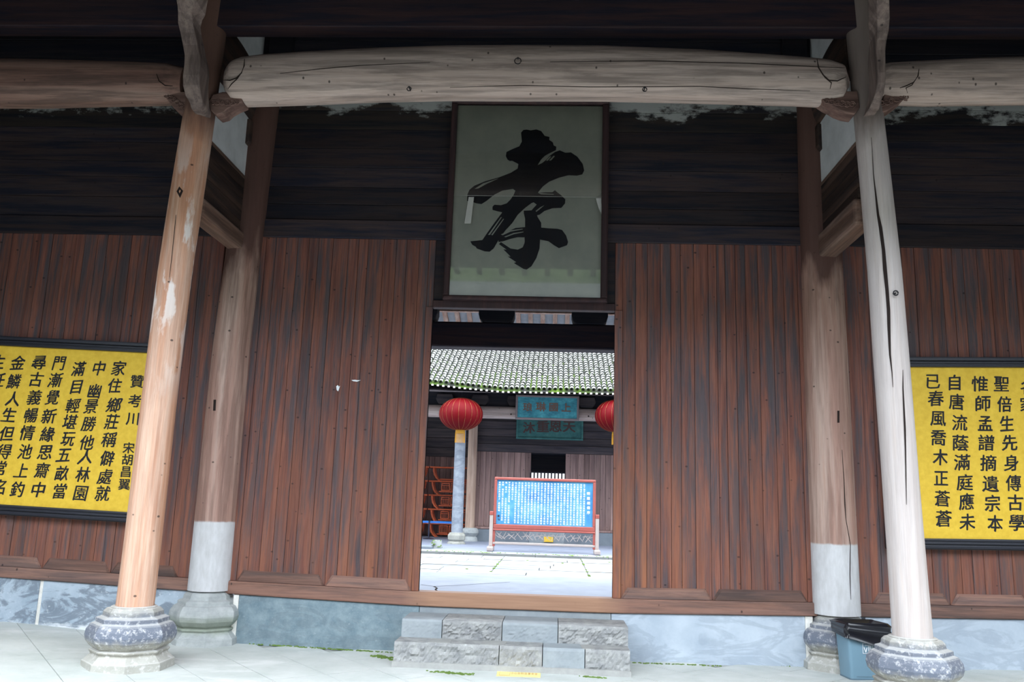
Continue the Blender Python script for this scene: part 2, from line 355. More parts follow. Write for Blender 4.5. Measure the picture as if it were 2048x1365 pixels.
M['hall_col'] = wood('hall_tan_column', [(.3, (.4, .26, .18)), (.6, (.55, .4, .31)), (.8, (.4, .14, .07))], 'Z', (.25, .14, .1), .4, tone=0, knots=False)
M['stone_col'] = stone('smooth_grey_stone', (.2, .23, .28), (.34, .37, .41), (.12, .14, .18), 6, .4, rough=.5)
M['hall_plinth'] = stone('hall_plinth_stone', (.25, .25, .22), (.4, .4, .36), None, 6)
M['tile'] = stone('pale_roof_tile', (.12, .125, .125), (.40, .41, .41), None, 11, rough=.9, rnd=9)
M['tile_lip'] = flat_mat('shaded_tile_lip', (.06, .065, .05), .95, .1)  # crevice shade below each tile row, painted as a dark lip
def troughm():
    m, nt, b = new_mat('mossy_tile_trough', .95, .1)
    n = noise_t(nt, mapping(nt, (3, 3, 3)), 1, 6, .7)
    y = sep(nt, 'Y')
    f = mathn(nt, 'SUBTRACT', n, mathn(nt, 'MULTIPLY', mathn(nt, 'SUBTRACT', y, 11.5), .07))
    nt.links.new(ramp(nt, f, [(.40, (.05, .05, .045)), (.54, (.07, .12, .02)), (.68, (.16, .27, .04))]), b.inputs['Base Color']); return m
M['trough'] = troughm()
M['rafter'] = wood('pinkish_rafter_wood', [(.3, (.4, .24, .18)), (.7, (.6, .42, .34))], 'Y', (.3, .1, .06), .4, tone=.15, knots=False)
M['rend'] = flat_mat('white_rafter_end', (.7, .66, .6), .7, .2)
M['roof_tile_dark'] = stone('dark_weathered_tiles', (.07, .075, .08), (.14, .145, .15), None, 4)
M['grey_brick'] = stone('grey_brickwork', (.09, .095, .1), (.15, .155, .16), None, 6)
M['hill'] = stone('skyblock_hill_green', (.025, .045, .015), (.09, .13, .045), None, .6, rough=1)
M['roof_tile_under'] = stone('grey_under_tile', (.33, .35, .38), (.46, .48, .52), None, 6)
M['bench'] = wood('orange_red_bench_lacquer', [(.3, (.48, .08, .03)), (.7, (.72, .16, .06))], 'X', (.3, .05, .025), .3, tone=.15, knots=False, rough=.4)
M['belt'] = flat_mat('blue_belt', (.04, .2, .62), .6)
M['post_dark'] = flat_mat('dark_barrier_metal', (.05, .05, .08), .4, .5, .4)
M['yellowtag'] = flat_mat('yellow_card', (.85, .55, .06), .5)
M['lattice_glow'] = flat_mat('glowing_lattice_fill', (.8, .8, .8), .8)  # glow put in for the sky light behind the lattice openings
bl = M['lattice_glow'].node_tree.nodes['Principled BSDF']; bl.inputs['Emission Color'].default_value = (1, 1, 1, 1); bl.inputs['Emission Strength'].default_value = .12
M['glass'] = None
g, nt, b = new_mat('plaque_glass', .03, .5)
tr = nt.nodes.new('ShaderNodeBsdfTransparent'); gl = nt.nodes.new('ShaderNodeBsdfGlossy'); gl.inputs['Roughness'].default_value = .03
fr = nt.nodes.new('ShaderNodeFresnel'); fr.inputs['IOR'].default_value = 1.5; ms = nt.nodes.new('ShaderNodeMixShader')
nt.links.new(fr.outputs[0], ms.inputs[0]); nt.links.new(tr.outputs[0], ms.inputs[1]); nt.links.new(gl.outputs[0], ms.inputs[2])
nt.links.new(ms.outputs[0], nt.nodes['Material Output'].inputs['Surface']); M['glass'] = g

# ---------------------------------------------------------------- lettering
_gc = {}
def glyph(ch, off=0.0):
    k = (ch, off)
    if k not in _gc:
        c = bpy.data.curves.new('g', 'FONT'); c.body = ch; c.resolution_u = 2; c.size = 1; c.offset = off
        o = bpy.data.objects.new('g', c); me = bpy.data.meshes.new_from_object(o)
        vs = [(v.co.x, v.co.y) for v in me.vertices]; fs = [tuple(p.vertices) for p in me.polygons]
        xs = [v[0] for v in vs]; ys = [v[1] for v in vs]
        cx, cy = (min(xs)+max(xs))/2, (min(ys)+max(ys))/2
        _gc[k] = ([(x-cx, y-cy) for x, y in vs], fs)
        bpy.data.objects.remove(o); bpy.data.curves.remove(c); bpy.data.meshes.remove(me)
    return _gc[k]
def letters(mb, ch, X, Y, Z, size, off=0.0, slant=0.0, sx=1.0, rot=0.0, wob=0.0):
    vs, fs = glyph(ch)      # strokes thickened by laying the glyph down several times, slightly shifted
    for k, (ox, oy) in enumerate(((0, 0), (off, -off*.5), (-off, off*.5), (off*.4, off))[:1 if off == 0 else 4]):
        out = []
        for x, y in vs:
            if wob:
                n = noise.noise_vector(Vector((x*2.3+X*7, y*2.3+Z*7, 1+k*.25))); x += n.x*wob; y += n.y*wob
            x, y = (x*sx+slant*y), y+x*rot
            out.append((X+(x+ox)*size, Y-k*.0002, Z+(y+oy)*size))
        mb.add(out, fs)

# ================================================================ SETTING
# --- terrace floor: big ground sheet, then diagonal cement slabs near the building
floor = struct('floor')
g_ = MB(); xs = [-14+.5*i for i in range(57)]
n = len(xs)
for y in (-5.4, -3.4, .22): g_.v += [(x, y, fl(x)-.012 if y > -10 else fl(x)-.1) for x in xs]
for r in range(2):
    for i in range(n-1): g_.f.append((r*n+i, r*n+i+1, (r+1)*n+i+1, (r+1)*n+i))
obj('ground_sheet', g_, M['joint'], floor)
obj('plaza', MB().box(-30, 30, -40, -5.4, -.4, -.06), M['ground'], floor)
T = .52; ang = math.radians(-50); u = Vector((math.cos(ang), math.sin(ang))); w = Vector((-u.y, u.x)); o0 = Vector((-6.0, .02))
for i in range(-16, 18):
    for j in range(-4, 24):
        c = o0+u*((i+.5)*T)+w*((j+.5)*T)
        if not (-6.9 < c.x < 5.9 and -2.9 < c.y < .1): continue
        g2 = .0035; q = [c+u*a*(T/2-g2)+w*b*(T/2-g2) for a, b in ((-1, -1), (1, -1), (1, 1), (-1, 1))]
        if any(p.y > .38 for p in q): continue
        dz = R.uniform(-.0015, .0015)
        mb = MB().hexa([(p.x, p.y, fl(p.x)-.03) for p in q]+[(p.x, p.y, fl(p.x)+dz) for p in q])
        obj('slab', mb, M['floor'], floor)

# --- front wall: dado stones, sill, plank leaves, cross boards
wall = struct('wall_front')
def sz(px, py): p = at(px, py, 0); return p.x, p.z
SILL_B, SILL_T = .438, .588
def sb(x): return SILL_B+settle(x)
def st_(x): return SILL_T+settle(x)*.75
def dado(x0, x1, mat, name='stone', y0=-.06, top=None, dz=0):
    mb = MB(); n = max(2, int((x1-x0)/.5))
    rings = []
    for i in range(n+1):
        x = x0+(x1-x0)*i/n; t = (top if top else sb(x))-.004
        rings.append([(x, y0, fl(x)-.05), (x, y0, t), (x, .2, t), (x, .2, fl(x)-.05)])
    mb.ring_loft(rings); return obj(name, mb, mat, wall, bevel=.006)
xa = at(80, 1200, -.05).x
dado(-8.1, xa-.02, M['dado_light']); dado(xa+.02, -3.9, M['dado_light'])
dado(xa-.02, xa+.02, M['mortar'], 'mortar_joint', -.055)
dado(-3.5, -3.44, M['mortar'], 'mortar_joint', -.07)
dado(-3.44, -1.43, M['dado_dark']); dado(-1.425, .655, M['step_smooth']); dado(.66, 2.72, M['dado_right'])
dado(2.72, 2.8, M['mortar'], 'mortar_joint', -.07)
dado(3.35, 5.6, M['dado_right']); dado(5.61, 8.1, M['dado_light'])
def sillbeam(name, x0, x1, mat, y0=-.09):
    n = max(2, int((x1-x0)/.4)); rings = []
    for i in range(n+1):
        x = x0+(x1-x0)*i/n
        rings.append([(x, y0+.006, sb(x)), (x, y0, sb(x)+.01), (x, y0, st_(x)-.012), (x, y0+.01, st_(x)), (x, .1, st_(x)), (x, .1, sb(x))])
    obj(name, MB().ring_loft(rings), mat, wall)
sillbeam('sill_beam', -8.1, -4.0, M['sill']); sillbeam('sill_beam', -3.6, 2.85, M['sill_mid']); sillbeam('sill_beam', 3.25, 8.1, M['sill'])
# plank leaves
TOPZ = 4.62
def leaf(x0, x1, n, stile_l=0, stile_r=0, ztop=TOPZ):
    kick = .115
    xs = [x0]; a = x0
    ws = [R.uniform(.75, 1.3) for _ in range(n)]; tot = sum(ws)
    for w_ in ws: a += (x1-x0)*w_/tot; xs.append(a)
    for i in range(n):
        a, b2 = xs[i]+.0015, xs[i+1]-.0015
        dy = R.uniform(-.004, .004)
        obj('plank', MB().cbox(a, b2, -.03+dy, .03, (st_(a)+.004, st_(b2)+.004), ztop, .003), M['wall'], wall)
    # bevelled kick rail of the leaf
    a, b2 = x0+.004, x1-.004; z0, z1 = st_(a)+.003, st_(b2)+.003; k = kick; d = .07
    mb = MB().add([(a, -.035, z0), (b2, -.035, z1), (b2-d, -.035, z1+k), (a+d, -.035, z0+k),
                   (a+.02, -.062, z0), (b2-.02, -.062, z1), (b2-d-.02, -.058, z1+k-.02), (a+d+.02, -.058, z0+k-.02)],
                  [(4, 5, 6, 7), (0, 4, 7, 3), (5, 1, 2, 6), (7, 6, 2, 3), (0, 1, 5, 4), (0, 3, 2, 1)])
    obj('kick_rail', mb, M['sill'], wall)
def stile(x0, x1, ztop=TOPZ, y0=-.045, mat='wall'):
    obj('stile', MB().cbox(x0, x1, y0, .03, (st_(x0), st_(x1)), ztop, .005), M[mat], wall)
Ls = -3.50; stile(-3.6, Ls); stile(2.765, 2.86)
leaf(Ls, -2.5, 7); leaf(-2.5, -1.53, 7); leaf(.76, 1.745, 7); leaf(1.745, 2.765, 8)
stile(-1.53, -1.452, 3.80, -.05); stile(.672, .76, 3.80, -.05)
stile(-1.53, -1.452, TOPZ, -.03); stile(.672, .76, TOPZ, -.03)
bx = [-8.1, -7.34, -6.54, -5.739, -4.943, -4.163]
for a, b2 in zip(bx, bx[1:]): leaf(a, b2, 6)
stile(-4.163, -4.0)
stile(3.25, 3.44); bx = [3.44, 4.26, 5.08, 5.9, 6.7, 7.4, 8.1]
for a, b2 in zip(bx, bx[1:]): leaf(a, b2, 6)
# door header board, rails and the tall cross boards above
obj('door_header', MB().cbox(-1.452, .672, -.05, .06, 3.795, 3.88, .006), M['plaque_frame'], wall)
obj('header_board', MB().cbox(-1.452, .672, -.02, .03, 3.885, TOPZ, .004), M['wall_h'], wall)
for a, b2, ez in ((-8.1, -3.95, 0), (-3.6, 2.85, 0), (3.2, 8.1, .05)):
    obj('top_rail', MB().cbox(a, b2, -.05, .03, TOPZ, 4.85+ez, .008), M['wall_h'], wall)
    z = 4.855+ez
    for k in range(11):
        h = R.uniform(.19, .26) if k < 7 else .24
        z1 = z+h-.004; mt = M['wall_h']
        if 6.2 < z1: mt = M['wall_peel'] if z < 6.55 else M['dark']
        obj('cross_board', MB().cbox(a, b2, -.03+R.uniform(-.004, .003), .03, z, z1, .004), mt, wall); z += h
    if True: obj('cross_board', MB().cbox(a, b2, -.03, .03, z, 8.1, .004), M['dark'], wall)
bk = MB().box(-8.1, -1.46, .032, .07, .5, 8.1).box(.68, 8.1, .032, .07, .5, 8.1).box(-1.46, .68, .032, .07, 3.8, 8.1)
obj('backing_boards', bk, M['dark'], wall)

# --- roof of the gatehouse: front slope lengthened to shade the upper wall, rear slope, ridge
roof = struct('roof')
def slope(y0, z0, y1, z1, mat, name, t=.12, x0=-9, x1=9):
    mb = MB().hexa([(x0, y0, z0), (x1, y0, z0), (x1, y1, z1), (x0, y1, z1), (x0, y0, z0+t), (x1, y0, z0+t), (x1, y1, z1+t), (x0, y1, z1+t)])
    return obj(name, mb, mat, roof)
slope(-4.6, 5.527, 1.2, 8.7, M['dark'], 'roof_boards'); slope(1.2, 8.7, 3.5, 7.2, M['dark'], 'roof_boards')
for i in range(46):
    x = -8.8+i*.39
    ze = 6.21-1.45*.547; mb = MB().hexa([(x, -4.65, ze), (x+.09, -4.65, ze), (x+.09, 0, 7.96), (x, 0, 7.96), (x, -4.65, ze+.09), (x+.09, -4.65, ze+.09), (x+.09, 0, 8.05), (x, 0, 8.05)])
    obj('rafter', mb, M['darkY'], roof)
# tile courses on the outside of the roof
mb = MB()
for i in range(60):
    x = -8.9+i*.3
    mb.ring_loft([[(x+.13*math.cos(PI*j/5), yy, zz+.12+.09*math.sin(PI*j/5)) for j in range(6)] for yy, zz in ((-4.7, 5.48), (1.2, 8.7), (3.5, 7.2))], closed=False)
tl = obj('tile_ridges', mb, M['tile'], roof); tl['kind'] = 'stuff'
obj('rear_upper_wall', MB().box(-9, 9, 3.4, 3.46, 4.66, 7.25), M['dark'], roof)
# rear eave of the gatehouse (seen through the doorway above its beam)
reave = struct('roof_rear_eave')
s_ = .35
for i in range(64):
    x = -6.3+i*.195
    mb = MB().hexa([(x, 3.33, 4.5), (x+.07, 3.33, 4.5), (x+.07, 4.3, 4.5-.97*s_), (x, 4.3, 4.5-.97*s_), (x, 3.33, 4.56), (x+.07, 3.33, 4.56), (x+.07, 4.3, 4.56-.97*s_), (x, 4.3, 4.56-.97*s_)])
    obj('rafter', mb, M['rafter'], reave)
obj('fascia', MB().box(-6.4, 6.4, 3.27, 3.35, 4.5, 4.575), M['rafter'], reave)
obj('under_tile', MB().hexa([(-6.4, 3.3, 4.585), (6.4, 3.3, 4.585), (6.4, 4.4, 4.585-1.1*s_), (-6.4, 4.4, 4.585-1.1*s_), (-6.4, 3.3, 4.68), (6.4, 3.3, 4.68), (6.4, 4.4, 4.68-1.1*s_), (-6.4, 4.4, 4.68-1.1*s_)]), M['roof_tile_under'], reave)

# --- unseen hall added behind the viewer to close off the low sky
opp = struct('wall_skyblock_south')
obj('timber_front', MB().box(-16, 16, -19.3, -19, -.2, 5.6), M['dark'], opp)
obj('base_stones', MB().box(-16, 16, -19.4, -18.9, -.2, .5), M['step_smooth'], opp)
for i in range(7): obj('column', MB().lathe([(.2, 0), (.18, 5.6)], 16, -15+5*i, -17.6), M['dark'], opp, smooth=.8)
obj('tiled_roof', MB().hexa([(-17, -16.6, 5.3), (17, -16.6, 5.3), (17, -21.5, 9.6), (-17, -21.5, 9.6), (-17, -16.6, 5.45), (17, -16.6, 5.45), (17, -21.5, 9.75), (-17, -21.5, 9.75)]), M['roof_tile_dark'], opp)
obj('tiled_roof_rear', MB().hexa([(-17, -21.5, 9.6), (17, -21.5, 9.6), (17, -26.4, 5.3), (-17, -26.4, 5.3), (-17, -21.5, 9.75), (17, -21.5, 9.75), (17, -26.4, 5.45), (-17, -26.4, 5.45)]), M['roof_tile_dark'], opp)
for sgn, nm in ((-1, 'wall_skyblock_west'), (1, 'wall_skyblock_east')):  # unseen side walls, made dark and tall to cut side light
    w_ = struct(nm); obj('brick_face', MB().box(sgn*16-.2, sgn*16+.2, -19, -4, -.3, 8.5), M['grey_brick'], w_)

for sgn, nm in ((-1, 'wall_side_block_west'), (1, 'wall_side_block_east')):  # unseen end walls added to block side sky and absorb light
    w_ = struct(nm); obj('brick_face', MB().prism_y([(sgn*8.25-.15, -.2), (sgn*8.25+.15, -.2), (sgn*8.25+.15, 5.3), (sgn*8.25-.15, 5.3)][::1], -4.5, 4.3), M['grey_brick'], w_)
    obj('side_block_top', MB().add([(sgn*8.25-.15, -4.5, 5.3), (sgn*8.25+.15, -4.5, 5.3), (sgn*8.25+.15, 1.2, 8.6), (sgn*8.25-.15, 1.2, 8.6), (sgn*8.25-.15, 4.3, 5.3), (sgn*8.25+.15, 4.3, 5.3)], [(0, 3, 4), (1, 5, 2), (0, 1, 2, 3), (3, 2, 5, 4), (0, 4, 5, 1)]), M['grey_brick'], w_)
hill = struct('hill_skyblock')  # unseen hill added to block low sky and darken the upper wall
mb = MB(); nx_, ny_ = 60, 14
for j in range(ny_):
    for i in range(nx_):
        x = -75+150*i/(nx_-1); t = j/(ny_-1); y = -24-22*t
        h = 19.5*math.sin(min(1, t*1.25)*PI/2)*(1-.15*abs(x)/75)
        mb.v.append((x, y, -.5+h+2.2*t*noise.noise(Vector((x*.11, y*.2, 0)))+1.0*t*noise.noise(Vector((x*.5, y*.5, 4)))))
for j in range(ny_-1):
    for i in range(nx_-1):
        a = j*nx_+i; mb.f.append((a, a+1, a+nx_+1, a+nx_))
obj('skyblock_slope', mb, M['hill'], hill, smooth=True)

# --- floor inside the gatehouse, court, hall platform
infl = struct('floor_gatehouse'); obj('cement_sheet', MB().box(-7.6, 7.6, .2, 4.1, .0, .45), M['inner_floor'], infl)
# crack in the cement behind the threshold
cr = MB(); pts = [atz(842, 1170, .4515), atz(868, 1173.5, .4515), atz(905, 1172, .4515), atz(960, 1168.5, .4515), atz(1020, 1165, .4515)]
for a, b2 in zip(pts, pts[1:]): cr.add([a+Vector((0, -.012, 0)), b2+Vector((0, -.01, 0)), b2+Vector((0, .01, 0)), a+Vector((0, .012, 0))], [(0, 1, 2, 3)])
pts = [atz(868, 1173.5, .4515), atz(874, 1177, .4515), atz(871, 1180, .4515), atz(876, 1184, .4515)]
for a, b2 in zip(pts, pts[1:]): cr.add([a+Vector((-.015, 0, 0)), a+Vector((.015, 0, 0)), b2+Vector((.012, 0, 0)), b2+Vector((-.012, 0, 0))], [(0, 1, 2, 3)])
obj('floor_crack', cr, M['crack'], infl)
court = struct('floor_courtyard')
obj('bedding', MB().box(-9, 9, 4.1, 9.4, .0, .375), M['crack'], court)
y = 4.12
rows = [.6, .55, .62, .5, .58, .55, .6, .55, .68]
for ri, h in enumerate(rows):
    x = -4.6-R.uniform(0, .6)
    brk = {-1.02, .64} if ri > 1 else set()
    while x < 3.4:
        w_ = R.uniform(.7, 1.5); x1 = x+w_
        for bkx in brk:
            if x < bkx-.2 < bkx+.25 < x1 or abs(x1-bkx) < .3: x1 = bkx
        if x1-x < .2: x1 = x+.7
        g2 = .008
        obj('slab', MB().box(x+g2, x1-g2, y+g2, y+h-g2, .36, .40+R.uniform(-.006, .004)), M['court2'] if R.random() < .13 else M['court'], court); x = x1
    y += h
ms_ = MB()
for k in range(26):
    x, yy = R.choice((-1.02, .64, R.uniform(-2.5, 1.5))), R.uniform(4.6, 9.2); ms_.lathe([(.03, .398), (.02, .41)], 6, x, yy)
for k in range(60): ms_.lathe([(R.uniform(.015, .04), .45), (.01, .462)], 5, R.uniform(-2.9, 1.6), 9.42+R.uniform(0, .3))
o = obj('moss_tufts', ms_, M['moss'], court); o['kind'] = 'stuff'
plat = struct('floor_hall')
x = -8.
while x < 8:
    w_ = R.uniform(1.1, 1.9); obj('kerb_stone', MB().box(x+.004, min(8, x+w_)-.004, 9.4, 9.85, .2, .45), M['court'], plat); x += w_
obj('hall_paving', MB().box(-8, 8, 9.855, 18, .2, .45), M['inner_floor'], plat)
for sgn, nm in ((-1, 'wall_courtyard_west'), (1, 'wall_courtyard_east')):
    w_ = struct(nm); obj('plaster_face', MB().box(sgn*8.0-.15, sgn*8.0+.15, .1, 18, .0, 5.2), M['plaster'], w_)

# ================================================================ COLUMNS
PROF = [(.205, .505), (.225, .5), (.252, .47), (.256, .44), (.262, .43), (.298, .418), (.308, .412), (.308, .378), (.34, .364), (.352, .35), (.376, .31), (.384, .26), (.372, .21), (.335, .165), (.30, .138), (.335, .13), (.337, .118), (.318, .095), (.325, .085), (.372, .035), (.385, .03), (.388, -.05)]
def plinth(parent, cx, cy, mat, s=1.0, z0=None, prof=PROF, name='plinth'):
    zf = fl(cx)-.01 if z0 is None else z0
    pr = [(r*s*1.0, zf+(z+.05)*(.505-zf)/(.555)) for r, z in prof]
    mb = MB(); mb.lathe([(r/math.cos(PI/8)*.97, z) for r, z in pr], 8, cx, cy, PI/8)
    o = obj(name, mb, mat, parent, bevel=.006)
    obj('collar', MB().lathe([(.205*s, .49), (.205*s, .51), (.19*s, .518)], 32, cx, cy), mat, o, smooth=.6)
    return o
def shaft(parent, pts, mat, n=40, name='shaft', seed=0, flute=.004):
    rings = []
    zs = [pts[0][0]+(pts[-1][0]-pts[0][0])*k/40 for k in range(41)]
    for z in zs:
        X = lerp_tab(z, [(p[0], p[1]) for p in pts]); Yc = lerp_tab(z, [(p[0], p[2]) for p in pts]); r = lerp_tab(z, [(p[0], p[3]) for p in pts])
        ring = []
        for j in range(n):
            a = 2*PI*j/n; d = noise.noise(Vector((math.cos(a)*1.3+seed, math.sin(a)*1.3, z*.5)))*flute*2
            ring.append((X+(r+d)*math.cos(a), Yc+(r+d)*math.sin(a), z))
        rings.append(ring)
    return obj(name, MB().ring_loft(rings), mat, parent, smooth=.8)
YF = -1.487
FLx = [(.515, -3.919, YF, .17), (3.8, -3.881, YF, .162), (5.54, -3.811, YF, .157), (7.0, -3.76, YF, .155)]
FRx = [(.50, 3.258, YF, .168), (3.93, 3.183, YF, .153), (5.56, 3.104, YF, .14), (7.0, 3.04, YF, .135)]
YR = -.05
RLx = [(.52, -3.79, YR, .232), (3.2, -3.797, YR, .216), (6.58, -3.68, YR, .2)]
RRx = [(.52, 3.055, YR, .245), (3.37, 3.04, YR, .24), (6.58, 3.02, YR, .2)]
cFL = thing('timber_column', 'orange-tan peeling timber column in front of the yellow board with the vertical title', 'column', (-3.92, YF, 0))
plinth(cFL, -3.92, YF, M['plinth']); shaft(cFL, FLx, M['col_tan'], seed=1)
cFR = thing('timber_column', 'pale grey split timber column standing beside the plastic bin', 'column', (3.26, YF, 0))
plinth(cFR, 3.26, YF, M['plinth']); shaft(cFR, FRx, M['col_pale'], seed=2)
cRL = thing('timber_column', 'thick rose-brown column with a grey limewashed foot, by the darkest base stone', 'column', (-3.79, YR, 0))
plinth(cRL, -3.79, YR, M['plinth_moss'], .98); shaft(cRL, RLx, M['col_rearL'], seed=3)
cRR = thing('timber_column', 'thick rose-brown column with a white painted foot, behind the plastic bin', 'column', (3.055, YR, 0))
plinth(cRR, 3.06, YR, M['plinth'], .98); shaft(cRR, RRx, M['col_rearR'], seed=4)
for c_, (ea, eb) in ((cRL, (at(539, 75, -.12).x, at(539, 75, -.12).x+.3)), (cRR, (at(1615, 75, -.12).x-.3, at(1615, 75, -.12).x))):
    obj('upper_post', MB().box(ea, eb, -.12, .03, 6.5, 8.1), M['dark'], c_, bevel=.01)
# marks on the columns: diamond mortise, slots, the long split, iron eye
def on_front(px, py, Yc, pts, out=.002):   # point on a column's near surface along the view ray
    d = ray(px, py); t = (Yc-CAM.y)/d.y
    for _ in range(30):
        p = CAM+d*t; X = lerp_tab(p.z, [(q[0], q[1]) for q in pts]); r = lerp_tab(p.z, [(q[0], q[3]) for q in pts])+out
        dx = p.x-X
        yy = Yc-math.sqrt(max(0, r*r-dx*dx)); t = (yy-CAM.y)/d.y
    return CAM+d*t
def patch(parent, name, px, Yc, pts, mat, out=.006):
    P = [on_front(a, b2, Yc, pts, out) for a, b2 in px]; n = len(P)
    mb = MB(); mb.v = [tuple(p) for p in P]+[(p.x, p.y+.012, p.z) for p in P]
    mb.f = [tuple(range(n)), tuple(range(n, 2*n))[::-1]]+[(i, n+i, n+(i+1) % n, (i+1) % n) for i in range(n)]
    return obj(name, mb, mat, parent)
patch(cFL, 'diamond_mortise', [(353, 383), (358.5, 373), (366, 382), (360, 396)], YF, FLx, M['crack'], .004)
patch(cRL, 'slot', [(427, 800), (432, 800), (431, 822), (426, 822)], YR, RLx, M['crack'])
patch(cRR, 'slot', [(1675, 822), (1679, 822), (1679, 846), (1675, 846)], YR, RRx, M['crack'])
def strip(parent, name, cl, Yc, pts, mat):
    mb = MB(); n = len(cl)
    for x, y, w_ in cl:
        a = on_front(x-w_/2, y, Yc, pts, .0055); b2 = on_front(x+w_/2, y, Yc, pts, .0055); mb.v += [tuple(a), tuple(b2)]
    mb.f = [(2*i, 2*i+1, 2*i+3, 2*i+2) for i in range(n-1)]
    return obj(name, mb, mat, parent)
strip(cFR, 'split', [(1742.5, 275, .8), (1744.5, 300, 1), (1747, 350, 1.6), (1751, 385, 3), (1756, 430, 5), (1761, 455, 7), (1767, 500, 7), (1770, 540, 8), (1774, 580, 7), (1777, 620, 7), (1778, 660, 6), (1780, 710, 4), (1784, 745, 2), (1786, 775, .8)], YF, FRx, M['crack'])
strip(cFR, 'split', [(1806, 740, .8), (1806, 775, 2.5), (1808, 820, 3.5), (1810, 860, 4), (1811, 900, 3), (1812, 960, 2), (1813, 1010, 1)], YF, FRx, M['crack'])
strip(cRR, 'split', [(1684, 900, .8), (1688, 960, 1.5), (1690, 1010, 2.2), (1692, 1040, 1.2), (1701, 1090, 1.2), (1700, 1150, 1.6), (1702, 1200, .8)], YR, RRx, M['crack'])
strip(cFL, 'split', [(352, 430, 1), (348, 470, 1.2), (343, 520, 1.2), (338, 560, .8)], YF, FLx, M['crack'])
def ring_at(P, r, t, name, label, nail=True):
    k = thing(name, label, 'ring', P)
    mb = MB(); mb.tube([(P.x+r*math.sin(2*PI*i/16), P.y-.02, P.z-r+r*math.cos(2*PI*i/16)) for i in range(17)], t, 6, False)
    obj('hoop', mb, M['iron'], k)
    obj('staple', MB().tube([(P.x, P.y+.06, P.z), (P.x, P.y-.03, P.z)], t*1.3, 6), M['iron'], k)
pe = on_front(1789, 588, YF, FRx, .0)
k = thing('iron_eye', 'rusty iron eye screwed into the split pale column', 'hook', pe)
obj('eye', MB().tube([(pe.x+.022*math.sin(2*PI*i/12), pe.y-.03, pe.z+.022*math.cos(2*PI*i/12)) for i in range(13)], .007, 6, False), M['iron'], k)
obj('shank', MB().tube([(pe.x, pe.y+.02, pe.z), (pe.x, pe.y-.03, pe.z)], .007, 6), M['iron'], k)

# ================================================================ BEAMS
def log_beam(parent, prof, yc, hw, mat, name='log', round_ends=()):
    rings = []
    for X, zb, zt in prof:
        zc, h = (zb+zt)/2, (zt-zb)/2
        f = min(1, h/.24)
        rings.append([(X, yc+hw*f*(abs(math.cos(a))**.85)*(1 if math.cos(a) > 0 else -1), zc+h*(abs(math.sin(a))**.8)*(1 if math.sin(a) > 0 else -1)) for a in [2*PI*j/28 for j in range(28)]])
    return obj(name, MB().ring_loft(rings), mat, parent, smooth=.9)
bt = lambda x, y: (lambda p: (p.x, p.z))(at(x, y, YF-.12))
top = [bt(*p) for p in ((441, 150), (446, 132), (460, 117), (482, 108), (520, 103), (600, 97), (750, 89), (900, 84), (1040, 83), (1200, 84), (1400, 92), (1600, 107), (1660, 113), (1690, 122), (1704, 145))]
bot = [bt(*p) for p in ((441, 165), (446, 182), (460, 198), (482, 199.5), (520, 198.5), (600, 196), (750, 190), (900, 187), (1040, 188), (1200, 188), (1400, 192), (1600, 197), (1660, 200), (1690, 196), (1704, 165))]
prof = []
X0, X1 = top[0][0], top[-1][0]
for k in range(81):
    t = k/80; t = .5-.5*math.cos(PI*t)
    X = X0+(X1-X0)*t; prof.append((X, lerp_tab(X, bot), lerp_tab(X, top)))
bm_ = thing('crescent_beam', 'long pale curved beam spanning between the two front columns', 'beam', (-.35, YF, 5.7))
log_beam(bm_, prof, YF, .2, M['beam'])
def surf(px, py): # front face of crescent beam
    return at(px, py, YF-.205)
def groove(parent, pxs, r=.006, name='carved_groove', mat='crack', Y=YF-.2):
    obj(name, MB().tube([at(a, b2, Y) for a, b2 in pxs], [r*.5]+[r]*(len(pxs)-2)+[r*.5], 6), M[mat], parent)
groove(bm_, [(489, 118), (488, 132), (483, 146), (473, 156), (460, 161), (446, 160)])
groove(bm_, [(483, 146), (474, 158), (463, 168), (456, 178)], .005)
groove(bm_, [(1634, 118), (1637, 135), (1646, 150), (1658, 161), (1675, 162), (1692, 154)])
groove(bm_, [(1637, 135), (1650, 155), (1663, 166), (1660, 178)], .005)
groove(bm_, [(560, 147), (640, 138), (720, 131), (860, 125)], .004, 'crack_line')
groove(bm_, [(900, 175), (1040, 171), (1180, 174), (1400, 173), (1500, 178), (1620, 182)], .004, 'crack_line')
groove(bm_, [(1100, 124), (1300, 122), (1500, 127), (1640, 134), (1690, 136)], .004, 'crack_line')
for (x, y, lab) in ((819, 176, 'small iron ring hanging from the curved beam on the tan column side'), (1289, 177, 'small iron ring hanging from the curved beam on the pale column side')):
    ring_at(at(x, y, YF-.2), .021, .005, 'iron_ring', lab)
Pm = at(1036, 118, YF-.2)
ring_at(Pm, .033, .005, 'iron_ring', 'larger iron ring high at the middle of the curved beam above a rust stain')
sb1 = thing('side_beam', 'brown log beam entering the tan front column above the left bay', 'beam', (-5.5, YF, 5.7))
prof = [(-7.6, bt(0, 203)[1]-.02, bt(0, 110)[1]+.01)]+[(bt(x, 0)[0], bt(x, yb)[1], bt(x, yt)[1]) for x, yb, yt in ((0, 203, 110), (100, 203, 112), (200, 200, 115), (300, 198, 118), (345, 197, 120), (380, 190, 128))]
prof = [(p[0], p[1], p[2]) for p in prof]; log_beam(sb1, prof, YF, .19, M['beam_dark'])
sb2 = thing('side_beam', 'pale log beam leaving the split pale column over the right bay', 'beam', (4.5, YF, 5.7))
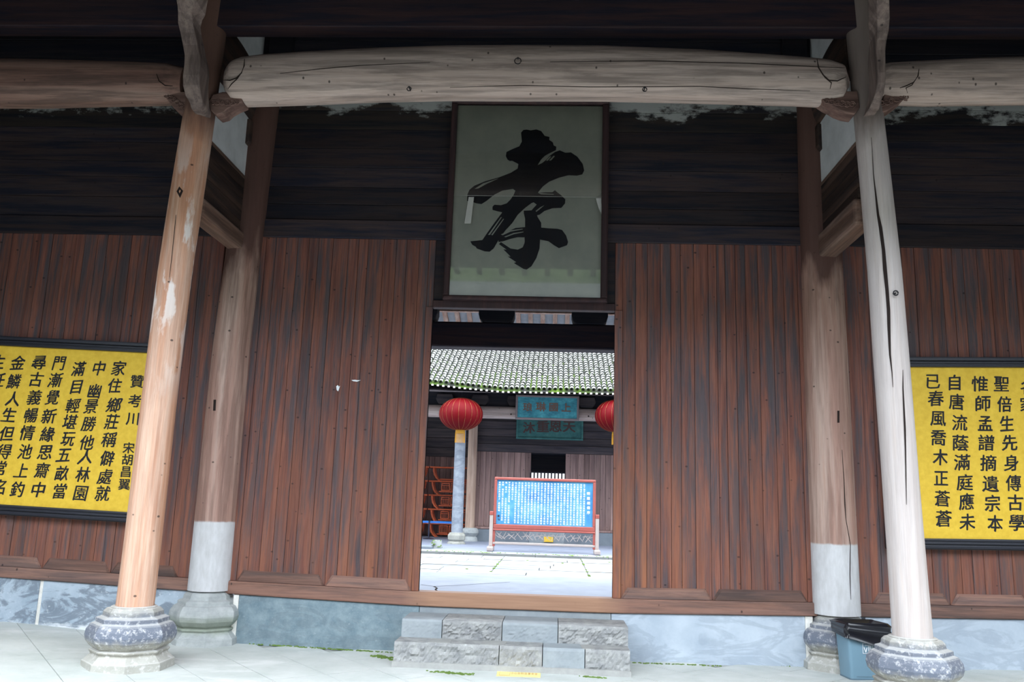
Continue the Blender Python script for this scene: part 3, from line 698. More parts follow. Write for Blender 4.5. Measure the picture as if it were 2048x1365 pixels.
prof = [(bt(x, 0)[0], bt(x, yb)[1], bt(x, yt)[1]) for x, yb, yt in ((1745, 190, 125), (1775, 196, 118), (1850, 198, 114), (1950, 196, 109), (2048, 195, 106))]+[(7.6, bt(2048, 195)[1], bt(2048, 104)[1])]
log_beam(sb2, prof, YF, .19, M['beam'])
groove(sb2, [(1838, 138), (1836, 152), (1827, 165), (1812, 172), (1800, 176)]); groove(sb2, [(1836, 152), (1824, 170), (1812, 176), (1815, 186)], .005)
groove(sb1, [(313, 148), (318, 162), (330, 171), (345, 172)])
# purlins above
pu = thing('eave_purlin', 'long dark red square purlin above the curved beam', 'beam', (0, -1.5, 6.5))
mb = MB(); z0 = at(1040, 54, -1.6).z
mb.box(-7.6, 7.6, -1.6, -1.38, z0, z0+.34); obj('timber', mb, M['purlin'], pu, bevel=.012)
pu = thing('roof_purlin', 'round dark purlin under the rafters above the red one', 'beam', (0, -1.5, 7.0))
obj('timber', MB().ring_loft([[(x, -1.49+.13*math.cos(2*PI*j/16), 7.02+.13*math.sin(2*PI*j/16)) for j in range(16)] for x in (-7.6, 7.6)]), M['dark'], pu, smooth=.8)
# carved brackets under the beam ends
def bracket(pxs, label, seed, flip=1):
    P = [at(a, b2, YF-.09) for a, b2 in pxs]
    k = thing('carved_bracket', label, 'bracket', (P[0].x, YF, P[0].z))
    o = obj('block', MB().prism_y([(p.x, p.z) for p in P], YF-.1, YF+.1), M['carved'], k, bevel=.008)
    cx = sum(p.x for p in P)/len(P); cz = sum(p.z for p in P)/len(P)
    rr = random.Random(seed)
    ax = (P[0]-P[len(P)//2]).normalized()
    for q in range(6):
        t = (q-2.5)/6; ox, oz = cx+(-t)*.3*ax.x, cz+(-t)*.3*ax.z
        r0 = rr.uniform(.028, .04); n = 14
        obj('scroll', MB().tube([(ox+(r0*(1-i/n*.75))*math.cos(i*.75*flip+q), YF-.104, oz+(r0*(1-i/n*.75))*math.sin(i*.75*flip+q)) for i in range(n)], .006, 6), M['carved'], o)
def c6(pts): return [(280+x/2.527, y/2.527) for x, y in pts]
def c7(pts): return [(1560+x/2.527, y/2.527) for x, y in pts]
bracket(c6([(345, 520), (370, 480), (420, 466), (485, 468), (515, 485), (518, 515), (480, 530), (440, 553), (420, 572), (385, 582), (360, 560)]), 'scroll-carved bracket under the curved beam at the tan column', 3)
bracket(c6([(112, 468), (160, 464), (235, 466), (240, 580), (215, 570), (170, 545), (150, 520)][::-1]), 'dim carved bracket under the left bay beam, behind the curved strut', 4, -1)
bracket(c7([(210, 505), (215, 480), (240, 464), (390, 462), (402, 545), (378, 578), (340, 572), (300, 558), (270, 540), (240, 525)][::-1]), 'scroll-carved reddish bracket under the curved beam at the split pale column', 5)
bracket(c7([(530, 468), (600, 465), (648, 476), (638, 492), (590, 530), (545, 560), (512, 572), (515, 520)][::-1]), 'carved bracket under the right bay beam beside the wavy strut', 6, -1)
# wavy eave struts
def strut(cl, label, mat, ydep=.24):
    p0 = at(cl[-1][0], cl[-1][1], -1.72)
    k = thing('eave_strut', label, 'strut', p0)
    rings = []
    n = len(cl)
    for x, y, w_ in cl:
        t = (218-y)/218; Y = -1.74-.5*t-.06*math.sin(t*7)
        a = at(x-w_/2, y, Y); b2 = at(x+w_/2, y, Y)
        rings.append([(a.x, Y, a.z), (b2.x, Y, b2.z), (b2.x, Y+ydep, b2.z-.02), (a.x, Y+ydep, a.z-.02)])
    o = obj('curved_timber', MB().ring_loft(rings), mat, k, bevel=.012)
    return k
strut([(378, -60, 42), (376, -30, 42), (372, 0, 40), (370, 10, 32), (369, 25, 28), (370, 45, 30), (375, 65, 30), (380, 90, 30), (384, 110, 31), (384, 130, 33), (382, 150, 34), (382, 170, 34), (386, 190, 32), (392, 205, 26), (392, 218, 20)], 'wavy dark strut rising from the tan column to the eave', M['strut'])
strut([(1766, -60, 25), (1766, -30, 25), (1767, 0, 25), (1767, 15, 26), (1768, 35, 25), (1767, 60, 23), (1764, 80, 20), (1762, 100, 19), (1763, 120, 18), (1764, 145, 17), (1763, 165, 17), (1760, 185, 17), (1753, 205, 18), (1748, 218, 22)], 'wavy strut with a pale front edge rising from the split column', M['strut'], .24)

# ================================================================ SIDE INFILLS between front and rear columns
def infill(sx_, X, label_, zb, zh):
    k = thing('cross_infill', label_, 'partition', (X, -.75, zb))
    t = .06*sx_
    x0, x1 = sorted((X, X+t))
    y0, y1 = -1.4, -.15
    obj('tie_beam', MB().box(min(X, X+t*2.6)-(.05 if sx_ > 0 else 0), max(X, X+t*2.6)+(.05 if sx_ < 0 else 0), y0, y1, zb, zb+zh), M['tie'], k, bevel=.03)
    z = zb+zh; hs = (5.27-z)/5
    for q in range(5):
        obj('plank', MB().box(x0, x1, y0, y1, z+q*hs+.004, z+(q+1)*hs-.002), M['darkY'], k, bevel=.004)
    obj('plaster_panel', MB().box(x0+.005, x1-.005, y0, y1, 5.275, 6.1), M['plaster'], k)
    obj('plaster_edge', MB().box(x0-.006, x1+.006, y0, y1, 5.265, 5.30), M['tie'], k)
    mbm = MB()
    rings = []
    for i in range(13):
        yy = y0+(y1-y0)*i/12; up = .05*math.sin(PI*i/12)
        rings.append([(X+t/2+.10*math.cos(2*PI*j/16), yy, 6.34+up*1.0+(.38-.04*(1-math.sin(PI*i/12)))*math.sin(2*PI*j/16)) for j in range(16)])
    obj('moon_beam', MB().ring_loft(rings), M['darkY'], k, smooth=.8)
    obj('plaster_panel', MB().box(x0+.005, x1-.005, y0, -.04, 6.7, 7.85), M['plaster'], k)
    obj('carved_bracket', MB().prism_y([(X-.04, 6.0), (X+.04, 6.0), (X+.04, 5.72), (X, 5.68), (X-.04, 5.74)], -.34, -.16), M['darkY'], k, bevel=.01)
infill(-1, -3.75, 'plaster and board infill joining the tan column to the wall', 4.41, .2)
infill(1, 3.0, 'plaster and board infill joining the split pale column to the wall', 4.42, .28)

# ================================================================ PLAQUE
pq = thing('calligraphy_plaque', 'tall glazed plaque with one huge black brush character over the doorway', 'plaque', (-.38, -.1, 3.86))
YP = -.1
def plq(cx, cy, Y=YP): return at(860+cx/3.103, 180+cy/3.103, Y)
o4 = [plq(137, 55), plq(1090, 50), plq(1122, 1338), plq(82, 1330)]
i4 = [plq(165, 93), plq(1058, 93), plq(1080, 1322), plq(90, 1308)]
XL, XR = (o4[0].x+o4[3].x)/2, (o4[1].x+o4[2].x)/2; ZT, ZB = (o4[0].z+o4[1].z)/2, (o4[2].z+o4[3].z)/2
XR = max(o4[1].x, XR); ZB = 3.875
fw_ = .085
obj('backing', MB().box(XL+.02, XR-.02, -.075, -.04, ZB+.02, ZT-.02), M['paper'], pq)
for a in ((XL, XR, ZT-fw_, ZT), (XL, XR, ZB, ZB+.05)):
    obj('frame_rail', MB().cbox(a[0], a[1], -.15, -.03, a[2], a[3], .015), M['plaque_frame'], pq)
for a in ((XL, XL+fw_*.8), (XR-fw_*.9, XR)):
    obj('frame_stile', MB().cbox(a[0], a[1], -.15, -.03, ZB+.05, ZT-fw_, .015), M['plaque_frame'], pq)
gz = obj('glass_pane', MB().box(XL+.05, XR-.05, -.11, -.106, ZB+.04, ZT-.06), M['glass'], pq)
STROKES = [
 [(565, 265), (580, 248), (600, 246), (625, 251), (660, 245), (690, 255), (712, 285), (742, 292), (740, 310), (762, 325), (768, 345), (784, 352), (782, 374), (745, 392), (715, 408), (690, 432), (668, 467), (676, 560), (640, 600), (560, 600), (540, 520), (548, 460), (510, 440), (495, 442), (480, 432), (470, 410), (475, 385), (510, 368), (555, 350), (570, 320)],
 [(230, 690), (232, 650), (245, 620), (275, 595), (340, 568), (430, 542), (500, 515), (545, 488), (640, 480), (668, 467), (700, 452), (735, 415), (775, 386), (805, 375), (840, 390), (875, 388), (915, 415), (948, 460), (957, 500), (945, 525), (910, 533), (860, 530), (800, 545), (740, 570), (700, 600), (672, 635), (600, 640), (535, 630), (515, 615), (450, 625), (400, 650), (350, 690), (320, 709), (290, 705), (255, 693)],
 [(530, 625), (672, 630), (670, 690), (630, 703), (590, 733), (545, 775), (512, 825), (470, 870), (430, 925), (395, 985), (370, 1005), (340, 1003), (290, 985), (285, 975), (262, 962), (250, 940), (300, 935), (325, 932), (350, 895), (400, 825), (445, 765), (470, 710), (500, 680), (520, 650)],
 [(388, 745), (388, 725), (400, 713), (440, 716), (490, 700), (530, 670), (530, 720), (470, 765), (415, 753)],
 [(645, 700), (664, 640), (720, 636), (760, 635), (775, 623), (795, 640), (815, 655), (840, 680), (838, 705), (815, 733), (760, 735), (710, 752), (680, 775), (650, 782), (582, 770), (582, 750), (630, 748), (662, 712)],
 [(582, 765), (660, 760), (668, 790), (690, 825), (690, 860), (683, 930), (680, 985), (660, 1045), (630, 1095), (600, 1116), (580, 1112), (520, 1075), (535, 1070), (483, 1035), (500, 1035), (455, 990), (475, 992), (428, 958), (440, 945), (470, 965), (500, 985), (545, 992), (575, 978), (587, 950), (590, 880), (590, 800)],
 [(590, 852), (690, 855), (740, 860), (790, 862), (820, 870), (845, 905), (857, 945), (850, 965), (800, 983), (770, 965), (735, 940), (683, 930), (587, 930), (587, 916), (545, 915), (500, 925), (455, 940), (425, 945), (425, 920), (470, 885), (530, 858)]]
DRY = [[(275, 615), (330, 580), (415, 552), (425, 550), (350, 584), (300, 612)], [(700, 445), (722, 420), (748, 398), (735, 418), (712, 442)], [(738, 438), (768, 408), (774, 412), (752, 438)], [(720, 438), (745, 412), (752, 414), (730, 440)],
       [(440, 897), (500, 872), (575, 862), (575, 866), (500, 880), (452, 902)], [(460, 912), (520, 888), (580, 880), (580, 884), (520, 896), (470, 915)], [(672, 641), (765, 646), (770, 650), (690, 648)],
       [(655, 752), (685, 728), (710, 716), (680, 742), (660, 757)], [(360, 900), (440, 790), (446, 790), (372, 900)], [(380, 900), (455, 800), (459, 802), (388, 903)]]
mb = MB()
for k_, L in enumerate(STROKES):
    q = [plq(a, b2, -.0765) for a, b2 in L]; mb.add([(p.x, -.0765-k_*.0003, p.z) for p in q], [tuple(range(len(q)))])
brush = obj('brush_character', mb, M['ink'], pq)
for L in DRY:
    q = [plq(a, b2, -.0795) for a, b2 in L]; obj('dry_streak', MB().add([(p.x, -.0795, p.z) for p in q], [tuple(range(len(q)))]), M['paper'], brush)
for L in ([(240, 665), (273, 665), (253, 830), (213, 830)], [(1028, 672), (1062, 672), (1070, 780), (1050, 745)]):
    q = [plq(a, b2, -.1125) for a, b2 in L]; obj('tape_strip', MB().prism_y([(p.x, p.z) for p in q], -.1135, -.1115), M['tape'], pq)
obj('glass_joint', MB().box(XL+.05, XR-.05, -.1135, -.11, plq(590, 662).z-.002, plq(590, 662).z+.001), M['tape'], pq)

# ================================================================ YELLOW BOARDS
def sign(name, label, x0, x1, z0, z1, slope_, glyphs, sizes):
    k = thing(name, label, 'sign board', ((x0+x1)/2, -.1, z0))
    f = lambda x: slope_*(x)   # the board hangs a little out of level
    fr_ = .115
    def bar(nm, xa_, xb, za, zb, y0, y1):
        mb = MB().hexa([(xa_, y0, za+f(xa_)), (xb, y0, za+f(xb)), (xb, y1, za+f(xb)), (xa_, y1, za+f(xa_)), (xa_, y0, zb+f(xa_)), (xb, y0, zb+f(xb)), (xb, y1, zb+f(xb)), (xa_, y1, zb+f(xa_))])
        return obj(nm, mb, M['black_frame'], k, bevel=.004)
    pn = MB().hexa([(x0+.05, -.1, z0+.05+f(x0)), (x1-.05, -.1, z0+.05+f(x1)), (x1-.05, -.06, z0+.05+f(x1)), (x0+.05, -.06, z0+.05+f(x0)), (x0+.05, -.1, z1-.05+f(x0)), (x1-.05, -.1, z1-.05+f(x1)), (x1-.05, -.06, z1-.05+f(x1)), (x0+.05, -.06, z1-.05+f(x0))])
    obj('panel', pn, M['yellow'], k)
    for nm, za, zb, sg in (('lower_frame', z0, z0+fr_, 1), ('upper_frame', z1-fr_, z1, -1)):
        o = bar(nm, x0, x1, za, zb, -.125, -.055)
        lo = z0 if sg > 0 else z1-fr_*1.0
        for a, b2, yy in ((.012, .045, -.15), (.055, .075, -.14), (.09, .108, -.135)):
            aa, bb = (z0+a, z0+b2) if sg > 0 else (z1-b2, z1-a)
            mb = MB().hexa([(x0, yy, aa+f(x0)), (x1, yy, aa+f(x1)), (x1, -.12, aa+f(x1)), (x0, -.12, aa+f(x0)), (x0, yy, bb+f(x0)), (x1, yy, bb+f(x1)), (x1, -.12, bb+f(x1)), (x0, -.12, bb+f(x0))])
            obj('moulding', mb, M['black_frame'], o, bevel=.005)
    for nm, a, b2 in (('side_frame', x0, x0+fr_), ('side_frame', x1-fr_, x1)): bar(nm, a, b2, z0, z1, -.15, -.055)
    mb = MB()
    for ch, px, py, s, off, sl in glyphs:
        p = at(px, py, -.1015); letters(mb, ch, p.x, -.1015, p.z, s, off, sl, R.uniform(.88, 1.0) if sl else 1.05, R.uniform(-.02, .07) if sl else 0, .035 if sl else .0)
    obj('lettering', mb, M['ink'], k)
    return k
G = []
cols = {'t': [('贊', 985, 300), ('考', 968, 440), ('川', 952, 570)], 'a': [('宋', 925, 778), ('胡', 915, 863), ('昌', 905, 950), ('翼', 893, 1042)]}
for c_ in cols.values():
    for ch, x, y in c_: G.append((ch, x/3.593, 680+y/3.593, .16 if c_ is cols['t'] else .135, .022, 0))
for s in ('家855,205 住825,330 鄉820,470 莊805,590 稱785,720 僻770,855 處755,985 就740,1105 中712,205 幽680,370 景655,480 勝640,605 他625,740 人618,840 林597,970 園580,1105 '
          '滿565,210 目550,340 輕525,475 堪503,590 玩490,715 五460,830 畝447,960 當430,1090 門425,170 漸398,290 覺380,415 新352,550 緣342,680 思325,810 齋303,940 中275,1080 '
          '尋282,165 古260,285 義247,415 暢222,545 情195,670 池182,805 上155,940 釣125,1075 金130,165 鱗100,300 人95,425 生65,540 但50,675 得30,805 常-2,925 名-5,1060 生-12,160 任-12,290').split():
    ch = s[0]; x, y = map(float, s[1:].split(',')); G.append((ch, x/3.593, 680+y/3.593, .185, .02, .14))
zt1 = at(150, 679.5, -.12); zb1 = at(125, 1038, -.12)
sl_ = (at(0, 673.7, -.12).z-at(293, 685.5, -.12).z+at(0, 1029, -.12).z-at(249, 1047, -.12).z)/2/(-1.6)
sign('poem_board', 'yellow poem board with a bold title column, black moulded frame, behind the tan column', -7.5, -4.48, zb1.z-sl_*zb1.x, zt1.z-sl_*zt1.x, sl_, G, None)
G = []
for s in ('已205,260 春222,365 風237,490 喬238,608 木250,730 正255,860 蒼262,985 蒼270,1110 自340,265 唐350,385 流370,515 蔭375,640 滿385,760 庭402,885 應412,1005 未418,1130 '
          '惟495,275 師515,395 孟528,520 譜535,640 摘548,765 遺562,895 宗573,1015 本590,1140 聖630,275 倍648,400 生663,520 先680,640 身690,765 傳703,890 古715,1010 學725,1135 名790,290 家790,400').split():
    ch = s[0]; x, y = map(float, s[1:].split(',')); G.append((ch, 1800+x/3.1, 680+y/3.1, .185, .02, .08))
zt1 = at(1935, 714.5, -.12); zb1 = at(1950, 1101, -.12)
sign('poem_board', 'yellow poem board without title column, black moulded frame, beside the split pale column', 3.6, 6.9, zb1.z-.02*zb1.x, zt1.z-.02*zt1.x, .02, G, None)

# small paper remnants on the left door leaf
for (x, y, w_, h_, lab) in ((676, 777, 8, 13, 'torn scrap of white paper stuck on the boards, lower of two'), (712, 762, 20, 4, 'narrow torn strip of white paper stuck on the boards, upper of two')):
    p = at(x, y, -.036); s = w_*.00545; t = h_*.0056
    mb = MB().prism_y([(p.x-s/2, p.z+t*.3), (p.x-s*.1, p.z+t/2), (p.x+s*.2, p.z+t*.25), (p.x+s/2, p.z+t*.4), (p.x+s*.3, p.z-t*.1), (p.x+s*.1, p.z-t/2), (p.x-s*.3, p.z-t*.3)][::-1], -.0385, -.034)
    tag(obj('paper_scrap', mb, M['white']), lab, 'paper')

# ================================================================ STEPS
stp = thing('stone_steps', 'two rough stone steps below the doorway', 'steps', (-.38, -.5, 0))
def rough_block(x0, x1, y0, y1, z0, z1, amp, seed, name, mat, rnd_edge=.012):
    nx = max(4, int((x1-x0)/.018)); nz = 10
    mb = MB(); grid = {}
    for i in range(nx+1):
        for j in range(nz+1):
            x = x0+(x1-x0)*i/nx; z = z0+(z1-z0)*j/nz
            e = min(i, nx-i, j, nz-j); a = amp*min(1, e/1.5)
            d = noise.noise(Vector((x*9+seed, z*16, seed)))*a+(abs(noise.noise(Vector((x*22, z*34+seed, seed))))-.25)*a*2.2
            mb.v.append((x, y0-d+(rnd_edge if (j == nz) else 0), z))
    for i in range(nx):
        for j in range(nz):
            a = i*(nz+1)+j; mb.f.append((a, a+nz+1, a+nz+2, a+1))
    k = len(mb.v); mb.v += [(x0, y1, z0), (x1, y1, z0), (x1, y1, z1), (x0, y1, z1)]
    c00, c10, c11, c01 = 0, nx*(nz+1), nx*(nz+1)+nz, nz
    mb.f.append(tuple([i*(nz+1)+nz for i in range(nx+1)]+[k+2, k+3]))
    mb.f.append(tuple([i*(nz+1) for i in range(nx+1)][::-1]+[k, k+1]))
    mb.f.append(tuple([j for j in range(nz+1)]+[k+3, k])); mb.f.append(tuple([c10+j for j in range(nz+1)][::-1]+[k+1, k+2]))
    mb.f.append((k, k+3, k+2, k+1))
    return obj(name, mb, mat, stp)
Y1, Y2 = -.92, -.62; zf = fl(-.4)
Z1 = .195; Z2 = .372
e1 = [at(787, 1300, Y1).x]+[at(x, 1310, Y1).x for x in (998, 1085, 1170)]+[at(1261, 1320, Y1).x]
ms1 = [('step', .018), ('step', .014), ('step_smooth', .004), ('step', .014)]
for q in range(4): rough_block(e1[q]+.004, e1[q+1]-.004, Y1, Y2+.05, zf-.03, Z1, ms1[q][1], q*3.1, 'stone', M[ms1[q][0]])
e2 = [at(803, 1250, Y2).x]+[at(x, 1260, Y2).x for x in (886, 1004, 1014+100, 1122)]+[at(1257, 1270, Y2).x]
e2 = [at(803, 1250, Y2).x, at(884, 1260, Y2).x, at(1004, 1262, Y2).x, at(1116, 1265, Y2).x, at(1257, 1270, Y2).x]
ms2 = [('step_smooth', .003), ('step', .016), ('step_smooth', .005), ('step', .016)]
for q in range(4): rough_block(e2[q]+.004, e2[q+1]-.004, Y2, -.07, Z1-.02, Z2, ms2[q][1], 20+q*3.1, 'stone', M[ms2[q][0]])
obj('cement_skirt', MB().hexa([(e1[0]-.01, Y1-.035, zf-.02), (e1[-1]+.01, Y1-.035, zf-.02), (e1[-1], Y1+.02, zf-.02), (e1[0], Y1+.02, zf-.02), (e1[0]-.005, Y1-.015, zf+.05), (e1[-1]+.005, Y1-.015, zf+.05), (e1[-1], Y1+.02, zf+.06), (e1[0], Y1+.02, zf+.06)]), M['cement'], stp)
# cement smears on the treads
for a, b2, Y, Z in ((855, 900, Y1, Z1), (960, 1008, Y1, Z1), (1165, 1190, Y1, Z1)):
    A, B = at(a, 1290, Y).x, at(b2, 1290, Y).x
    rr = random.Random(a); pts = [(A+(B-A)*t, Y+.012+rr.uniform(0, .02)) for t in (0, .25, .5, .75, 1)]+[(B-(B-A)*t+rr.uniform(-.03, .03), -.66) for t in (0, .5, 1)]
    n = len(pts); mb = MB(); mb.v = [(x, y, Z-.002) for x, y in pts]+[(x, y, Z+.004) for x, y in pts]
    mb.f = [tuple(range(n))[::-1], tuple(range(n, 2*n))]+[(i, (i+1) % n, n+(i+1) % n, n+i) for i in range(n)]
    obj('cement_smear', mb, M['cement'], stp)
# floor strip
q = [atz(995, 1341.5, fl(-.4)+.003), atz(1081.5, 1345, fl(-.4)+.003), atz(1081, 1356, fl(-.4)+.003), atz(992.5, 1353, fl(-.4)+.003)]
stk = thing('floor_strip', 'yellow printed warning strip stuck on the ground below the steps', 'sticker', q[3])
mb = MB(); mb.v = [(p.x, p.y, p.z-.002) for p in q]+[tuple(p) for p in q]; mb.f = [(3, 2, 1, 0), (4, 5, 6, 7), (0, 1, 5, 4), (1, 2, 6, 5), (2, 3, 7, 6), (3, 0, 4, 7)]
obj('strip', mb, M['sticker'], stk)
mb = MB(); zf2 = q[0].z+.0012
def fl_mark(a, b2, c, d):   # u0,u1,v0,v1 inside strip
    def P(u, v): p = q[3]*(1-u)*(1-v)+q[2]*u*(1-v)+q[0]*(1-u)*v+q[1]*u*v; return (p.x, p.y, zf2)
    mb.add([P(a, c), P(b2, c), P(b2, d), P(a, d)], [(0, 1, 2, 3)])
for a in ((.06, .3, .15, .18), (.06, .3, .85, .88), (.06, .065, .15, .88), (.295, .3, .15, .88)): fl_mark(*a)
for i, ch in enumerate('小心台阶注意安全'):
    vs, fs = glyph(ch, .01); u0 = .35+i*.078; o_ = []
    for x, y in vs:
        u_, v_ = u0+x*.066, .6+y*.42; p = q[3]*(1-u_)*(1-v_)+q[2]*u_*(1-v_)+q[0]*(1-u_)*v_+q[1]*u_*v_; o_.append((p.x, p.y, zf2))
    mb.add(o_, fs)
obj('print', mb, M['sticker_ink'], stk)

# moss and grass along the wall foot and the steps
mm = MB()
def mossline(a, b2, n, sp, w_=.03):
    A = atz(*a, -.02); B = atz(*b2, -.02)
    for _ in range(n):
        t = R.random(); p = A.lerp(B, t); x = p.x+R.gauss(0, sp); y = p.y+R.gauss(0, sp*.6)
        r = R.uniform(.35, 1)*w_; mm.lathe([(r, fl(x)-.002), (r*.7, fl(x)+.006), (r*.2, fl(x)+.009)], 6, x, y, R.random())
mossline((500, 1286), (786, 1303), 150, .02, .02); mossline((750, 1308), (790, 1318), 50, .04, .03)
mossline((860, 1340), (945, 1346), 60, .03, .03); mossline((1262, 1323), (1440, 1330), 60, .02, .02)
mossline((1170, 1350), (1215, 1353), 30, .02, .02); mossline((1560, 1330), (1612, 1332), 30, .02, .02); mossline((1920, 1338), (2048, 1342), 50, .03, .02)
mossline((0, 1244), (60, 1248), 20, .02, .015)
o = obj('moss', mm, M['moss']); o['kind'] = 'stuff'; tag(o, 'green moss creeping along the foot of the wall and steps', 'moss')

# ================================================================ PLASTIC BIN WITH BLACK BAG
A0 = atz(1690.5, 1355.5, -.01); B0 = atz(1772, 1356.5, -.01); 
d1 = Vector((1, .1, 0)).normalized(); d2 = Vector((-d1.y, d1.x, 0)); d2 = Vector((-.12, 1, 0)).normalized()
bz = fl(3.0)
A0 = Vector((2.965, -.70, bz)); wB, dB, hB = .345, .25, .53
binr = thing('waste_bin', 'blue-grey plastic waste bin with a black bag folded over its rim', 'bin', A0+d1*wB/2+d2*dB/2)
def bpt(u_, v_, t, z, grow=.0):    # u,v in 0..1 footprint, tapered by height
    g2 = 1+.17*t; cx = A0+d1*wB/2+d2*dB/2
    p = cx+d1*((u_-.5)*(wB*g2+grow*2))+d2*((v_-.5)*(dB*g2+grow*2)); return Vector((p.x, p.y, bz+z))
def rrect(t, z, grow=0, n=4, rc=.09):
    out = []
    for (cu, cv, a0) in ((1-rc, 1-rc, 0), (rc, 1-rc, 90), (rc, rc, 180), (1-rc, rc, 270)):
        for i in range(n+1):
            a = math.radians(a0+90*i/n); out.append(bpt(cu+rc*math.cos(a), cv+rc*math.sin(a)*1.3 if False else cv+rc*math.sin(a), t, z, grow))
    return out
mb = MB().ring_loft([rrect(0, 0), rrect(0.02, .012), rrect(.95, hB-.03), rrect(.95, hB-.03, -.012), rrect(.1, .02, -.012)])
body = obj('bin_body', mb, M['bin'], binr, smooth=.7)
obj('base_band', MB().ring_loft([rrect(-.02, 0, .004), rrect(-.02, .014, .004), rrect(-.02, .014, -.01), rrect(-.02, 0, -.01)]), M['bin_dark'], binr)
pz = lambda u_, t, z, o=.003: bpt(u_, 0, t, z)-d2*o
mb = MB().add([pz(.16, .05, .03), pz(.86, .05, .03), pz(.86, .06, .036), pz(.16, .06, .036)], [(0, 1, 2, 3)]); obj('foot_groove', mb, M['bin_dark'], body)
mb = MB()   # square emblem
def emb(pts, w_=.0045):
    P = [pz(.5+x/wB, .7, .30+y, .004) for x, y in pts]
    for a, b2 in zip(P, P[1:]): mb.bar(a, b2, w_, .002)
emb([(-.045, -.045), (.045, -.045), (.045, .05), (-.045, .05), (-.045, -.045)])
emb([(-.034, .012), (-.02, -.034), (-.008, .01)], .008); emb([(.006, -.038), (.006, .035), (.04, .035)], .006); emb([(.02, -.035), (.02, .028)], .009); emb([(.034, -.038), (.034, .028)], .004); emb([(-.026, .03), (.004, .033)], .006)
obj('emblem', mb, M['white'], body)
# bag: skirt outside, hem lower on the front corner, inner lining
rings = []; n = 56
def bag_ring(t, z, grow, amp, seed):
    base = rrect(t, 0, grow, 13, .08); out = []
    for i, p in enumerate(base):
        u_ = (p-binr.location).dot(d1)/(wB*.6)
        c = binr.location; dirv = Vector((p.x-c.x, p.y-c.y, 0)).normalized()
        nn = noise.noise(Vector((p.x*16+seed, p.y*16, z*13)))+.6*noise.noise(Vector((p.x*38, p.y*38+seed, z*30)))
        zz = z(u_, p) if callable(z) else z
        out.append(Vector((p.x, p.y, bz+zz))+dirv*nn*amp)
    return out
def hem(u_, p): return .352-.06*u_+.045*noise.noise(Vector((p.x*9, p.y*9, 3)))
def lev(k):
    def f(u_, p): top = hB+.012+.008*noise.noise(Vector((p.x*14, p.y*14, 8))); return top+(hem(u_, p)-top)*k
    return f
def nf(zf_, k):
    return zf_
def bag_ring2(t, zf_, grow, amp, seed):
    base = rrect(t, 0, grow, 13, .08); out = []
    for p in base:
        c = binr.location; u_ = (p-c).dot(d1)/(wB*.6); dirv = Vector((p.x-c.x, p.y-c.y, 0)).normalized()
        zz = zf_(u_, p); nn = noise.noise(Vector((p.x*14+seed, p.y*14, zz*11)))+.7*noise.noise(Vector((p.x*34, p.y*34+seed, zz*30)))
        out.append(Vector((p.x, p.y, bz+zz))+dirv*nn*amp)
    return out
seq = [bag_ring2(1.0, lambda u_, p: .3, -.06, .006, 2), bag_ring2(1.0, lambda u_, p: .44, -.04, .006, 2), bag_ring2(1.0, lambda u_, p: hB-.02, -.03, .004, 2), bag_ring2(1.03, lev(0), .012, .006, 1)]
for k in range(1, 10): seq.append(bag_ring2(1.05-.2*(k/9)*.4, lev(k/9), .034, .034, 5))
seq.append(bag_ring2(.95, lev(.985), .012, .006, 5))
mb = MB().ring_loft(seq, cap=False); o = obj('bag', mb, M['bag'], binr, smooth=.7)

# ================================================================ GATEHOUSE BEAM BEHIND THE DOORWAY
YB = 2.8
zb0, zb1_ = at(1040, 696.5, YB-.15).z, at(1040, 646, YB-.15).z
gb = thing('gatehouse_beam', 'dark squared beam crossing the top of the doorway opening', 'beam', (-.4, YB, zb0))
obj('timber', MB().box(-6, 6, YB-.15, YB+.15, zb0, zb1_), M['purlin'], gb, bevel=.025)
for i, (x0, x1) in enumerate(((840, 877), (959, 1030), (1143, 1215))):
    a, b2 = at(x0, 630, YB), at(x1, 630, YB); zt_ = at(1000, 600, YB).z
    w_ = (b2.x-a.x)/2; cx = (a.x+b2.x)/2
    if i == 0: w_ = (at(1030, 630, YB).x-at(959, 630, YB).x)/2; cx = b2.x-w_
    k = thing('beam_block', ['dark rounded block on the doorway beam, cut off by the door edge above the lantern', 'dark rounded block on the doorway beam, the middle one', 'dark rounded block on the doorway beam, the one nearest the pale column'][i], 'block', (cx, YB, zb1_))
    P = [(cx-w_*.72, zb1_), (cx+w_*.72, zb1_), (cx+w_*.92, zb1_+.045), (cx+w_, zb1_+.12), (cx+w_*.97, zt_), (cx-w_*.97, zt_), (cx-w_, zb1_+.12), (cx-w_*.92, zb1_+.045)]
    obj('block', MB().prism_y(P, YB-.16, YB+.12), M['dark'], k, bevel=.012)
k = thing('upper_gatehouse_beam', 'dark beam above the rounded blocks, behind the plaque frame', 'beam', (0, YB, 4.6))
obj('timber', MB().box(-6, 6, YB-.16, YB+.12, at(1000, 600, YB).z, at(1000, 600, YB).z+.5), M['dark'], k)

